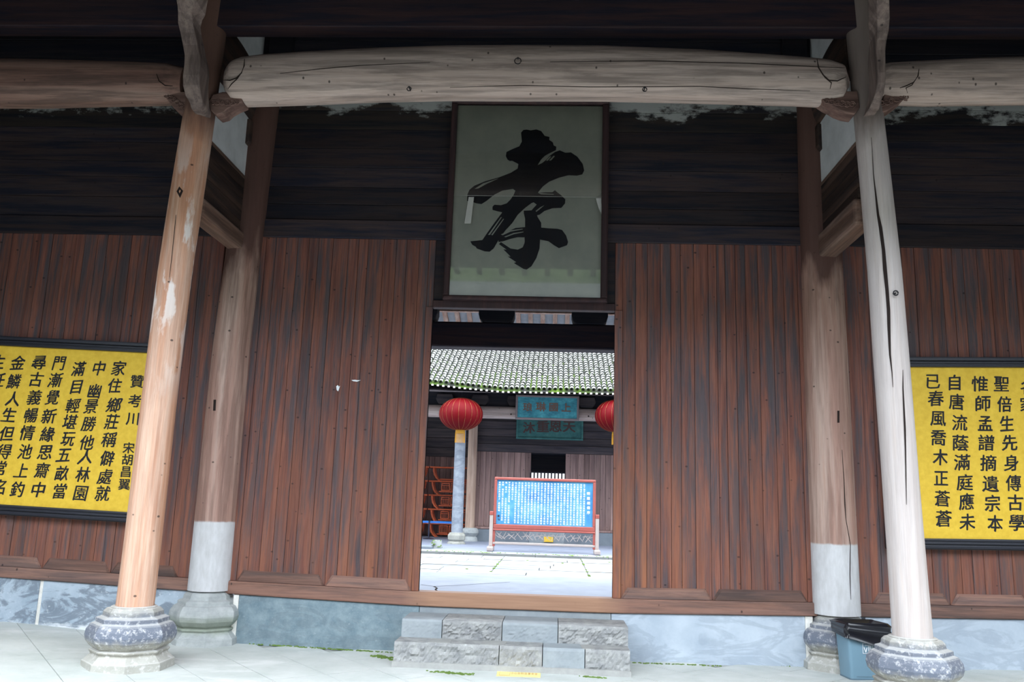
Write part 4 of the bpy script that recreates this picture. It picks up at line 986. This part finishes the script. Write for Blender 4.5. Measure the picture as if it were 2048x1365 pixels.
# ================================================================ FAR HALL
hall = struct('wall_hall')
YH = 14.6; zf = .45
zt_ = 2.96; X_c = at(940, 1000, YH).x-.1
a1 = at(1062, 930, YH).x; a2 = at(1131, 930, YH).x
x = X_c
obj('dado_stone', MB().box(X_c, a1-.002, YH-.05, YH+.2, zf, .79), M['court2'], hall)
obj('dado_stone', MB().box(a1+.002, a2-.002, YH-.05, YH+.2, zf, .79), M['step_smooth'], hall)
obj('dado_stone', MB().box(a2+.002, 6, YH-.05, YH+.2, zf, .79), M['court2'], hall)
obj('sill_rail', MB().cbox(X_c, 6, YH-.07, YH+.05, .795, .86, .01), M['hall'], hall)
opz0 = at(1095, 957, YH).z
while x < 2.6:
    w_ = R.uniform(.13, .22); x1 = x+w_
    if x < a1 < x1+.08: x1 = a1
    if a1-.01 <= x < a2-.05:
        if x1 > a2-.06: x1 = a2
        obj('plank', MB().cbox(x+.003, x1-.003, YH+R.uniform(-.006, .006), YH+.05, .865, opz0-.05, .005), M['hall'], hall)
    else: obj('plank', MB().cbox(x+.003, x1-.003, YH+R.uniform(-.006, .006), YH+.05, .865, zt_, .005), M['hall'], hall)
    x = x1
obj('backing', MB().box(X_c, a1, YH+.052, YH+.08, .8, 5.2).box(a2, 6, YH+.052, YH+.08, .8, 5.2).box(a1, a2, YH+.052, YH+.08, 2.97, 5.2).box(a1, a2, YH+.052, YH+.08, .8, opz0-.05), M['dark'], hall)
obj('plank_field', MB().box(2.6, 6, YH, YH+.05, .865, zt_), M['hall'], hall)
z = zt_+.005
for q in range(7):
    h = .22; obj('cross_board', MB().cbox(X_c, 6, YH-.02+R.uniform(-.01, .01), YH+.05, z, z+h-.006, .006), M['hall_dark'], hall); z += h
win = struct('window_1', (a1, YH, opz0))
mb = MB(); zz0, zz1 = at(1095, 957.5, YH).z, at(1095, 947, YH).z
n = 10
for i in range(n+1):
    xx = a1+(a2-a1)*i/n; obj('lattice_bar', MB().box(xx-.02, xx+.02, YH+.0, YH+.05, zz0, zz1), M['dark'], win)
obj('lattice_rail', MB().box(a1, a2, YH+.015, YH+.05, zz1, zz1+.03), M['dark'], win); obj('lattice_rail', MB().box(a1, a2, YH+.015, YH+.05, zz0-.04, zz0), M['dark'], win)
obj('lattice_glow_pane', MB().box(a1, a2, YH+.055, YH+.07, zz0, zz1), M['lattice_glow'], win)
obj('upper_void_board', MB().box(a1-.2, a2+.2, YH+.9, YH+1, opz0-.1, 3.1), M['dark'], win)
obj('reveal', MB().box(a1-.2, a1, YH+.05, YH+.95, opz0-.1, 3.1).box(a2, a2+.2, YH+.05, YH+.95, opz0-.1, 3.1).box(a1-.2, a2+.2, YH+.05, YH+1, 2.95, 3.1), M['dark'], win)
# return wall and the deep bay with benches
back = struct('wall_hall_back')
obj('backing', MB().box(-5.45, 0, 17.27, 17.32, .4, 6.5), M['dark'], back)
x = -5.4
while x < X_c:
    w_ = R.uniform(.13, .2); obj('plank', MB().cbox(x, min(x+w_, X_c+.1)-.006, 17.2, 17.26, .45, 2.9, .006), M['hall'], back); x += w_
for q in range(8): obj('cross_board', MB().cbox(-5.4, X_c+.1, 17.18+R.uniform(-.01, .01), 17.26, 2.9+q*.3, 3.19+q*.3, .006), M['hall_dark'], back)
obj('return_wall', MB().box(X_c-.02, X_c+.04, YH, 17.2, .45, 5), M['dark'], back)
obj('side_wall', MB().box(-5.45, -5.4, 14.6, 17.2, .45, 5), M['dark'], back)
# hall front beam, columns
zz0, zz1 = at(1180, 842, 12.65).z, at(1180, 817, 12.65).z
hb = thing('hall_beam', 'pale rounded beam under the tiled eave of the far hall', 'beam', (0, 12.8, zz0))
rings = []
for i in range(25):
    X = -6+12*i/24
    rings.append([(X, 12.8+.15*math.copysign(abs(math.cos(a))**.8, math.cos(a)), (zz0+zz1)/2+(zz1-zz0)/2*math.copysign(abs(math.sin(a))**.8, math.sin(a))) for a in [2*PI*j/20 for j in range(20)]])
obj('timber', MB().ring_loft(rings), M['hall_beam'], hb, smooth=.8)
for xx, yy in ((955-2, 826), (1020, 829), (1175, 833), (1192, 829)):
    p = at(xx+2, yy, 12.64); o = obj('knot', MB().lathe([(.022, 0), (.018, .01)], 8, 0, 0), M['crack'], hb)
    o.matrix_parent_inverse = Matrix.Identity(4); o.location = Vector((p.x, 12.65-.008, p.z))-hb.location; o.rotation_euler = (PI/2, 0, 0)
obj_top = thing('hall_upper_beam', 'dark carved beam between the pale beam and the tiled eave', 'beam', (0, 12.9, zz1+.1))
obj('timber', MB().box(-6, 6, 12.85, 13.0, zz1+.0, zz1+.75), M['dark'], obj_top)
for i in range(9):
    X = -3.9+.95*i; obj('carved_cap', MB().prism_y([(X-.16, zz1+.02), (X+.16, zz1+.02), (X+.24, zz1+.16), (X+.2, zz1+.3), (X-.2, zz1+.3), (X-.24, zz1+.16)], 12.74, 12.85), M['hall_dark'], obj_top, bevel=.02)
cS = at(915, 1000, 12.8)
k = thing('stone_column', 'smooth pale grey stone column in the far hall, below the round lantern', 'column', (cS.x, 12.8, .45))
b0 = at(912, 1083, 12.65); 
def px_x(px, py, Y): return at(px, py, Y).x
tab = [(.72, px_x(915.5, 1066, 12.8), 12.8, .155), (4.1, px_x(923, 850, 12.8)-.01, 12.8, .135)]
shaft(k, [(.72, px_x(914, 1066, 12.8), 12.8, .152), (4.2, px_x(922.5, 830, 12.8), 12.8, .135)], M['stone_col'], 32, flute=.002)
xc = px_x(913, 1078, 12.8)
o = obj('plinth', MB().lathe([(.17, .74), (.2, .73), (.21, .70), (.23, .69), (.24, .66), (.235, .56), (.2, .52), (.215, .5), (.245, .49), (.25, .44)], 8, xc, 12.8, PI/8), M['hall_plinth'], k, bevel=.01)
k = thing('hall_timber_column', 'tan timber column with a worn red streak against the far hall wall', 'column', (px_x(940, 1070, 14.45), 14.45, .45))
shaft(k, [(.8, px_x(939.5, 1062, 14.45), 14.45, .135), (5, px_x(947, 830, 14.45), 14.45, .125)], M['hall_col'], 28, flute=.004)
xc = px_x(940, 1070, 14.45)
obj('plinth', MB().lathe([(.15, .82), (.2, .8), (.235, .74), (.24, .68), (.2, .62), (.17, .58), (.2, .55), (.22, .44)], 16, xc, 14.45), M['plinth_moss'], k, smooth=.6)
k = thing('stone_column', 'stone column of the far hall hidden behind the door edge and second lantern', 'column', (2.1, 12.8, .45))
shaft(k, [(.72, 2.1, 12.8, .152), (4.2, 2.1, 12.8, .135)], M['stone_col'], 32, flute=.002)
obj('plinth', MB().lathe([(.17, .74), (.21, .70), (.24, .66), (.235, .56), (.2, .52), (.25, .44)], 8, 2.1, 12.8, PI/8), M['hall_plinth'], k, bevel=.01)

# --- hall plaques
def hplaque(label, tl, tr, br, bl, Y, paint, ink, txt, frame, tilt=0, sxx=1.0):
    P = [at(*q, Y) for q in (tl, tr, br, bl)]
    x0 = (P[0].x+P[3].x)/2; x1 = (P[1].x+P[2].x)/2; z1 = (P[0].z+P[1].z)/2; z0 = (P[2].z+P[3].z)/2
    k = thing('name_plaque', label, 'plaque', ((x0+x1)/2, Y, z0))
    fw2 = .055
    obj('panel', MB().box(x0+.02, x1-.02, Y, Y+.03, z0+.02, z1-.02), paint, k)
    for a in ((x0, x1, z1-fw2, z1), (x0, x1, z0, z0+fw2)): obj('frame_rail', MB().cbox(a[0], a[1], Y-.03, Y+.04, a[2], a[3], .01), frame, k)
    for a in ((x0, x0+fw2), (x1-fw2, x1)): obj('frame_stile', MB().cbox(a[0], a[1], Y-.03, Y+.04, z0+fw2, z1-fw2, .01), frame, k)
    mb = MB()
    for ch, px, py, s in txt: p = at(px, py, Y-.002); letters(mb, ch, p.x, Y-.004, p.z, s, .03, 0, 1.05)
    obj('lettering', mb, ink, k)
    return k
zx = lambda x, y: (860+x/5.535, 690+y/5.535)
grey_frame = flat_mat('grey_brown_frame', (.22, .18, .18), .7, .2)
hplaque('bright turquoise name plaque fixed in front of the pale hall beam', (1030.5, 791), (1159, 792), (1157, 842), (1032, 840), 12.6, M['teal'], M['brown_ink'],
        [('琅',) + zx(1080, 690) + (.24,), ('琳',) + zx(1228, 688) + (.26,), ('國',) + zx(1368, 693) + (.25,), ('上',) + zx(1508, 695) + (.25,)], grey_frame)
hplaque('dull green name plaque on the hall wall, partly hidden by the pale beam', (1033, 815), (1167, 818), (1166, 882), (1033, 878), 14.54, M['teal2'], M['brown_ink2'],
        [('沐',) + zx(1095, 920) + (.34,), ('重',) + zx(1250, 905) + (.36,), ('恩',) + zx(1390, 905) + (.36,), ('天',) + zx(1540, 910) + (.36,)], M['teal2'])

# --- hall roof: trough boards, tiles, rafter ends
hr = struct('roof_hall')
YE = 11.5; SL = .5
EZ = [(-6, 4.62), (-3.3, 4.43), (-2.3, 4.345), (-1.35, 4.275), (6, 4.33)]
def ez(X, Y): # curve fades out upslope
    base = 4.34+(lerp_tab(X, EZ)-4.265)*max(0, 1-(Y-YE)/6)
    return base+SL*(Y-YE)
mb = MB(); xs = [-6+.25*i for i in range(49)]; ys = [YE+.5*i for i in range(12)]
for y in ys: mb.v += [(x, y, ez(x, y)) for x in xs]
for y in ys: mb.v += [(x, y, ez(x, y)-.05) for x in xs]
n = len(xs); m_ = len(ys)
for r in range(m_-1):
    for i in range(n-1):
        a = r*n+i; mb.f.append((a, a+1, a+n+1, a+n)); b2 = a+n*m_; mb.f.append((b2, b2+n, b2+n+1, b2+1))
for i in range(n-1): mb.f.append((i, n*m_+i, n*m_+i+1, i+1))
obj('trough_tiles', mb, M['trough'], hr)
obj('rear_slope', MB().hexa([(-6, 17, 6.95), (6, 17, 6.95), (6, 20, 5), (-6, 20, 5), (-6, 17, 7.05), (6, 17, 7.05), (6, 20, 5.1), (-6, 20, 5.1)]), M['trough'], hr)
PT, PR = .1385, .205
tm = bpy.data.meshes.new('tile'); tv = []; tf = []
for (yy, r, dz) in ((0, .057, .02), (.235, .045, -.006)):
    tv += [(r*math.cos(PI*j/6), yy, dz+r*.95*math.sin(PI*j/6)) for j in range(7)]
    tv += [((r-.02)*math.cos(PI*j/6), yy, dz+(r-.02)*.95*math.sin(PI*j/6)) for j in range(7)]
for j in range(6):
    tf += [(j, j+1, 15+j, 14+j), (7+j, 21+j, 22+j, 8+j), (j, 7+j, 8+j, j+1)]
tm.from_pydata(tv, [], tf); tm.materials.append(M['tile']); tm.materials.append(M['tile_lip'])
for k_, p_ in enumerate(tm.polygons): p_.material_index = 1 if k_ % 3 == 2 else 0
bm2 = bmesh.new(); bm2.from_mesh(tm); bmesh.ops.recalc_face_normals(bm2, faces=bm2.faces); bm2.to_mesh(tm); bm2.free()
x_first = -3.55
rest = MB(); lips = MB(); angx = math.atan(SL)
cnt = 0
nc = int(12/PT)
for i in range(nc):
    X = -5.95+i*PT
    for r in range(26):
        Y = YE-.02+r*PR*math.cos(angx); Z = ez(X, YE+r*PR*math.cos(angx))+.01
        jx, jz, rz = R.uniform(-.006, .006), R.uniform(0, .006), R.uniform(-.05, .05)
        vis = -3.42 < X < 1.62
        if vis and r < 8 and cnt < 298:
            o = bpy.data.objects.new('tile', tm); C.objects.link(o); o.parent = hr
            o.location = (X+jx, Y, Z+jz); o.rotation_euler = (angx, 0, rz); cnt += 1
        else:
            ca, sa = math.cos(angx), math.sin(angx)
            rest.add([(X+jx+v[0]-v[1]*rz, Y+v[1]*ca-v[2]*sa, Z+jz+v[1]*sa+v[2]*ca) for v in tv[:7]+tv[14:21]], [(j, j+1, 8+j, 7+j) for j in range(6)])
            lips.add([(X+jx+v[0]-v[1]*rz, Y+v[1]*ca-v[2]*sa, Z+jz+v[1]*sa+v[2]*ca) for v in tv[:14]], [(j, 7+j, 8+j, j+1) for j in range(6)])
o = obj('upper_tiles', rest, M['tile'], hr); o['kind'] = 'stuff'
o = obj('upper_tile_lips', lips, M['tile_lip'], hr); o['kind'] = 'stuff'
mb = MB()
for i in range(nc):
    X = -5.95+(i+.5)*PT; mb.box(X-.026, X+.026, YE-.03, YE, ez(X, YE)-.08, ez(X, YE)-.038)
o = obj('rafter_ends', mb, M['rend'], hr); o['kind'] = 'stuff'
mb = MB()
for i in range(nc):
    X = -5.95+(i+.5)*PT; z = ez(X, YE)-.08; mb.hexa([(X-.026, YE, z), (X+.026, YE, z), (X+.026, YE+1.4, z+.7), (X-.026, YE+1.4, z+.7), (X-.026, YE, z+.04), (X+.026, YE, z+.04), (X+.026, YE+1.4, z+.74), (X-.026, YE+1.4, z+.74)])
o = obj('rafter_rows', mb, M['hall_dark'], hr); o['kind'] = 'stuff'
for i in range(24):
    xx0, xx1 = -6+.5*i, -5.5+.5*i
    mb = MB().hexa([(xx0, YE+.01, ez(xx0, YE)-.036), (xx1, YE+.01, ez(xx1, YE)-.036), (xx1, YE+.05, ez(xx1, YE)-.036), (xx0, YE+.05, ez(xx0, YE)-.036), (xx0, YE+.01, ez(xx0, YE)-.012), (xx1, YE+.01, ez(xx1, YE)-.012), (xx1, YE+.05, ez(xx1, YE)-.012), (xx0, YE+.05, ez(xx0, YE)-.012)])
    obj('eave_board', mb, M['sign_white'], hr)
sof = MB().hexa([(-6, YE+.06, 4.27), (6, YE+.06, 4.27), (6, 16.8, 6.8), (-6, 16.8, 6.8), (-6, YE+.06, 4.29), (6, YE+.06, 4.29), (6, 16.8, 6.84), (-6, 16.8, 6.84)])
obj('soffit_boards', sof, M['hall_dark'], hr)

# ================================================================ LANTERNS
lan = thing('lantern', 'round red lantern with gold ribs hanging in front of the stone column', 'lantern', (0, 0, 0), 'red lanterns under the far eave', local=True)
RX, RZ = .565, .415
rings = []
NG = 20; per = 6
for k in range(25):
    ph = -PI/2+.16+(PI-.30)*k/24
    ring = []
    for j in range(NG*per):
        a = 2*PI*j/(NG*per); s = abs(math.sin(a*NG/2)); f = 1-.03*(1-s)**1.5*math.cos(ph)
        r = RX*math.cos(ph)**.92*f; ring.append((r*math.cos(a), r*math.sin(a), RZ*math.sin(ph)))
    rings.append(ring)
body = obj('silk_body', MB().ring_loft(rings), M['lantern'], lan, smooth=True)
mb = MB()
for g_i in range(NG):
    a = 2*PI*g_i/NG; path = []
    for k in range(15):
        ph = -PI/2+.16+(PI-.3)*k/14; r = (RX*.972+.004)*math.cos(ph)**.92+.002; path.append((r*math.cos(a), r*math.sin(a), RZ*math.sin(ph)*1.002))
    obj('rib', MB().tube(path, .0035, 5), M['gold'], body)
obj('top_cap', MB().lathe([(.10, RZ-.02), (.10, RZ+.02), (.085, RZ+.03)], 20), M['crack'], lan)
obj('hanging_wire', MB().tube([(0, 0, RZ), (0, 0, RZ+.1), (0, .02, RZ+.28)], .006, 6), M['iron'], lan)
obj('gold_collar', MB().lathe([(.12, -RZ+.02), (.125, -RZ-.03), (.125, -RZ-.07), (.11, -RZ-.075)], 24), M['tassel'], lan)
mb = MB()
for j in range(30):
    a = 2*PI*j/30; r = .122
    mb.bar((r*math.cos(a), r*math.sin(a), -RZ-.06), (r*1.03*math.cos(a), r*1.03*math.sin(a), -RZ-.31+R.uniform(-.012, .01)), .011, .006)
t_ = obj('tassel', mb, M['tassel'], lan); t_['kind'] = 'stuff'
l2 = copy_tree(lan); l2['label'] = 'red lantern half hidden by the doorway edge on the side of the pale column'
p = at(922, 829, 11.9); lan.location = (p.x, 11.9, p.z)
p = at(1234, 831, 11.9); l2.location = (p.x, 11.9, p.z-.02)

# ================================================================ TEXT SCREEN IN THE COURT
YS = 10.25
scr = thing('display_screen', 'wide blue text screen in a faded red frame on a lattice stand', 'screen', (-.17, YS, .45))
P = lambda x, y, Y=YS: at(960+x/7.585, 930+y/7.585, Y)
tl, tr, br, bl = P(220, 185), P(1768, 235), P(1735, 1010), P(205, 975)
x0, x1 = (tl.x+bl.x)/2, (tr.x+br.x)/2; z1 = (tl.z+tr.z)/2; z0 = (bl.z+br.z)/2
f2 = .062
obj('panel', MB().box(x0+.03, x1-.03, YS-.005, YS+.03, z0+.06, z1-.03), M['blue'], scr)
obj('frame_rail', MB().cbox(x0, x1, YS-.04, YS+.05, z1-f2, z1, .012), M['sign_red'], scr)
obj('frame_rail', MB().cbox(x0, x1, YS-.04, YS+.05, z0, z0+.10, .012), M['sign_red'], scr)
obj('lower_rail', MB().cbox(x0, x1, YS-.05, YS+.06, z0-.045, z0-.003, .012), M['sign_red'], scr)
for a in (x0, x1-f2): obj('frame_stile', MB().cbox(a, a+f2, YS-.04, YS+.05, z0+.10, z1-f2, .012), M['sign_red'], scr)
ptop = (P(155, 705).z+P(1790, 765).z)/2
for sgn, a in ((-1, x0), (1, x1)):
    xx0, xx1 = (a-.085, a-.005) if sgn < 0 else (a+.005, a+.085)
    o = obj('post', MB().cbox(xx0, xx1, YS-.045, YS+.045, .56, ptop-.085, .01), M['sign_white'], scr)
    obj('post_cap', MB().cbox(xx0-.004, xx1+.004, YS-.05, YS+.05, ptop-.085, ptop, .01), M['sign_red'], o)
    inner = (xx1-.005, xx1+.055) if sgn < 0 else (xx0-.055, xx0+.005)
    obj('inner_leg', MB().box(inner[0], inner[1], YS-.03, YS+.03, .56, z0), M['sign_red'], scr)
    obj('foot', MB().box(xx0-.03, xx1+.03, YS-.3, YS+.3, .45, .56), M['sign_white'], scr, bevel=.03)
lz0, lz1 = (P(215, 1165).z+P(1725, 1225).z)/2, z0-.045
obj('base_rail', MB().cbox(x0, x1, YS-.035, YS+.035, lz0-.055, lz0, .01), M['sign_white'], scr)
LAT = [(245, 1010, 330, 1130), (330, 1020, 290, 1060), (225, 1060, 300, 1110), (270, 1040, 380, 1130), (400, 1015, 340, 1120), (360, 1120, 450, 1050), (420, 1040, 540, 1140), (470, 1030, 530, 1030), (520, 1050, 440, 1130), (540, 1020, 640, 1140), (600, 1020, 520, 1110), (630, 1095, 730, 1080),
       (650, 1020, 740, 1140), (720, 1020, 650, 1120), (700, 1060, 800, 1145), (770, 1030, 700, 1145), (790, 1030, 850, 1150), (850, 1090, 960, 1075), (880, 1030, 830, 1110), (860, 1060, 980, 1155), (940, 1040, 890, 1130), (960, 1040, 1060, 1150), (1000, 1040, 940, 1140), (1030, 1090, 1130, 1070),
       (1060, 1040, 1010, 1130), (1110, 1050, 1080, 1160), (1100, 1060, 1200, 1160), (1180, 1050, 1120, 1150), (1160, 1100, 1260, 1090), (1240, 1060, 1190, 1160), (1260, 1050, 1340, 1170), (1300, 1060, 1250, 1150), (1320, 1110, 1400, 1070), (1370, 1060, 1450, 1170), (1440, 1070, 1370, 1170), (1480, 1065, 1560, 1170),
       (1530, 1065, 1470, 1170), (1560, 1100, 1650, 1085), (1600, 1070, 1560, 1150), (1590, 1080, 1690, 1180), (1680, 1075, 1600, 1180), (1640, 1120, 1710, 1105), (225, 1130, 245, 1020), (480, 1080, 420, 1070), (750, 1100, 820, 1060), (1420, 1120, 1500, 1110)]
for a, b2, c, d in LAT:
    p, q = P(a, b2), P(c, d); p.y = q.y = YS+R.uniform(-.004, .004); zc = lambda v: min(lz1, max(lz0, v))
    p.z = zc(p.z); q.z = zc(q.z)
    if abs(p.z-q.z)+abs(p.x-q.x) > .02: obj('lattice_bar', MB().bar(p, q, .012, .014), M['sign_white'], scr)
mb = MB(); pool = '明人山水日月文木生古今中大小上下之者也不可以其有子家士王公年成天地四五三世太清正川'
ncol = 27; xa_, xb = P(300, 300).x, P(1583, 300).x
zt2 = (P(320, 270).z+P(1580, 310).z)/2; zb2 = (P(350, 880).z+P(1560, 905).z)/2
for ci in range(ncol):
    xx = xb-(xb-xa_)*ci/(ncol-1); r0, r1 = 0, 18
    skip = set()
    if ci == ncol-1: r1 = 13; skip = {8}
    if ci == ncol-2: r1 = 17; skip = {2}
    if ci == ncol-3: skip = {1, 5, 6}
    if ci == ncol-4: skip = {9}
    if ci == ncol-5: r1 = 8
    for r in range(r0, r1):
        if r in skip: continue
        letters(mb, R.choice(pool), xx, YS-.008, zt2-(zt2-zb2)*r/17, .046, .045)
for i, ch in enumerate('明經胡傳序'):
    p = P(1645, 440+72*i); letters(mb, ch, p.x, YS-.008, p.z, .075, .04)
obj('lettering', mb, M['white'], scr)
mb = MB()
for (a, b2, c, d) in ((268, 762, 296, 795), (272, 815, 280, 835), (286, 820, 296, 850)):
    p, q = P(a, b2), P(c, d); mb.box(p.x, q.x, YS-.009, YS-.0065, q.z, p.z)
obj('seal_mark', mb, M['post_dark'], scr)
p = at(1097, 1080, 14.5)
tag(obj('yellow_card', MB().box(p.x-.13, p.x+.13, 14.50, 14.53, .50, .64), M['yellowtag']), 'small yellow card at the foot of the hall wall behind the lattice', 'card')

# ================================================================ BENCH STACKS
def make_bench(loc_label, mirrored=False, top=False):
    k = thing('slatted_bench', loc_label, 'bench', (0, 0, 0), 'orange-red benches stacked in the far hall', local=True)
    L = 1.5; H = .42
    # origin: end facing the other stack, at floor; extends along +x
    obj('seat', MB().cbox(-.12, L, -.22, .22, H-.045, H, .01), M['bench'], k)
    for xe, sg in ((0, 1), (L-.12, -1)):
        for yy in (-.2, .17):
            path = [(xe+sg*.18, yy, .0), (xe+sg*.09, yy, .07), (xe+sg*.03, yy, .17), (xe, yy, .28), (xe-sg*.01, yy, H-.03)]
            rings = [[(x-.028, y, z), (x+.028, y, z), (x+.028, y+.045, z), (x-.028, y+.045, z)] for x, y, z in path]
            obj('curved_leg', MB().ring_loft(rings), M['bench'], k)
    if not top:
        x = .27
        for q in range(4):
            if x+.26 > L-.2: break
            f = obj('spindle_panel', MB().box(x, x+.025, -.2, -.17, .12, .35).box(x+.235, x+.26, -.2, -.17, .12, .35).box(x+.02, x+.24, -.2, -.17, .325, .35).box(x+.02, x+.24, -.2, -.17, .275, .29).box(x+.02, x+.24, -.2, -.17, .12, .145), M['bench'], k)
            for j in range(4): obj('spindle', MB().box(x+.058+j*.043, x+.07+j*.043, -.195, -.18, .145, .275), M['bench'], f)
            x += .29
        obj('low_rail', MB().box(.2, L-.25, -.21, -.16, .075, .11), M['bench'], k)
    else:
        obj('top_rail', MB().box(.18, L-.2, -.1, -.05, .02, .06), M['bench'], k)
    return k
zs_ = [atz(862, y, 0) for y in (1,)]
names = ['on the floor, lowest', 'second from the floor', 'third from the floor', 'fourth from the floor', 'topmost, its curved ends sticking up']
X0 = px_x(866, 1030, 16.6)
HB = .42
zst = [.45]+[.45+HB*i for i in range(1, 5)]
b_proto = make_bench('bench '+names[0]+' of the wide orange-red stack beside the stone column')
t_proto = make_bench('bench '+names[4]+' of the wide orange-red stack beside the stone column', top=True)
for i in range(4):
    o = b_proto if i == 0 else copy_tree(b_proto)
    o.location = (X0+R.uniform(-.02, .02), 16.4, zst[i]); o['label'] = 'bench '+names[i]+' in the stack beside the stone column'
t_proto.location = (X0+.02, 16.4, zst[4])
for i in range(5):
    o = copy_tree(b_proto if i < 4 else t_proto); o.rotation_euler = (0, 0, PI); o.location = (X0-.26+R.uniform(-.015, .015), 16.4, zst[i]); o['label'] = 'bench '+names[i]+' in the stack cut off by the doorway edge'
# belt barrier
pb = atz(857, 1079, .45)
k = thing('belt_barrier', 'dark barrier post with a blue belt in front of the stacked benches', 'barrier', (pb.x, pb.y, .45))
bx_ = at(857, 1044.5, pb.y)
obj('post', MB().lathe([(.022, .47), (.022, bx_.z+.03)], 12, pb.x, pb.y), M['post_dark'], k, smooth=.6)
obj('base', MB().lathe([(.16, .45), (.16, .465), (.03, .49)], 24, pb.x, pb.y), M['post_dark'], k, smooth=.6)
a = at(840, 1044, pb.y); b2 = at(915, 1046.5, pb.y)
obj('belt', MB().box(a.x-1.2, pb.x-.024, pb.y-.004, pb.y+.004, bx_.z-.03, bx_.z+.03).box(pb.x+.024, b2.x, pb.y-.004, pb.y+.004, bx_.z-.03, bx_.z+.03), M['belt'], k)
# mossy corner stone and the kerb slab beside the door edge
q = atz(871, 1102.5, .40)
mb = MB(); rr = random.Random(3)
a = at(863, 1095, q.y); b2 = at(882, 1095, q.y); zt_ = at(872, 1082, q.y).z
rings = []
for k_ in range(6):
    z = .40+(zt_-.40)*k_/5; s = 1-.12*k_/5
    rings.append([(((a.x+b2.x)/2)+(b2.x-a.x)/2*s*math.copysign(abs(math.cos(t))**.5, math.cos(t))*(1+rr.uniform(-.06, .06)), q.y+.14+.14*math.copysign(abs(math.sin(t))**.5, math.sin(t)), z) for t in [2*PI*j/14 for j in range(14)]])
o = obj('mossy_stone', mb.ring_loft(rings), M['plinth_moss'], smooth=.5); tag(o, 'small mossy upright stone at the corner of the courtyard kerb', 'stone')
mb = MB()
for j in range(40):
    mb.lathe([(.025, 0), (.012, .02)], 5, 0, 0); n_ = 10
    ox, oy, oz = rr.uniform(a.x, b2.x), q.y+rr.uniform(-.02, .2), rr.uniform(.42, zt_)
    mb.v[-n_:] = [(x+ox, y+oy, z+oz) for x, y, z in mb.v[-n_:]]
g_ = obj('moss', mb, M['moss'], o); g_['kind'] = 'stuff'
a = at(845, 1097, q.y-.1); b2 = at(864.5, 1097, q.y-.1)
ks = obj('stone_slab', MB().box(a.x-1.2, b2.x, q.y-.25, q.y+.1, .395, at(855, 1092, q.y-.1).z), M['court2'], bevel=.03); tag(ks, 'low rounded grey stone slab lying before the mossy stone', 'stone')
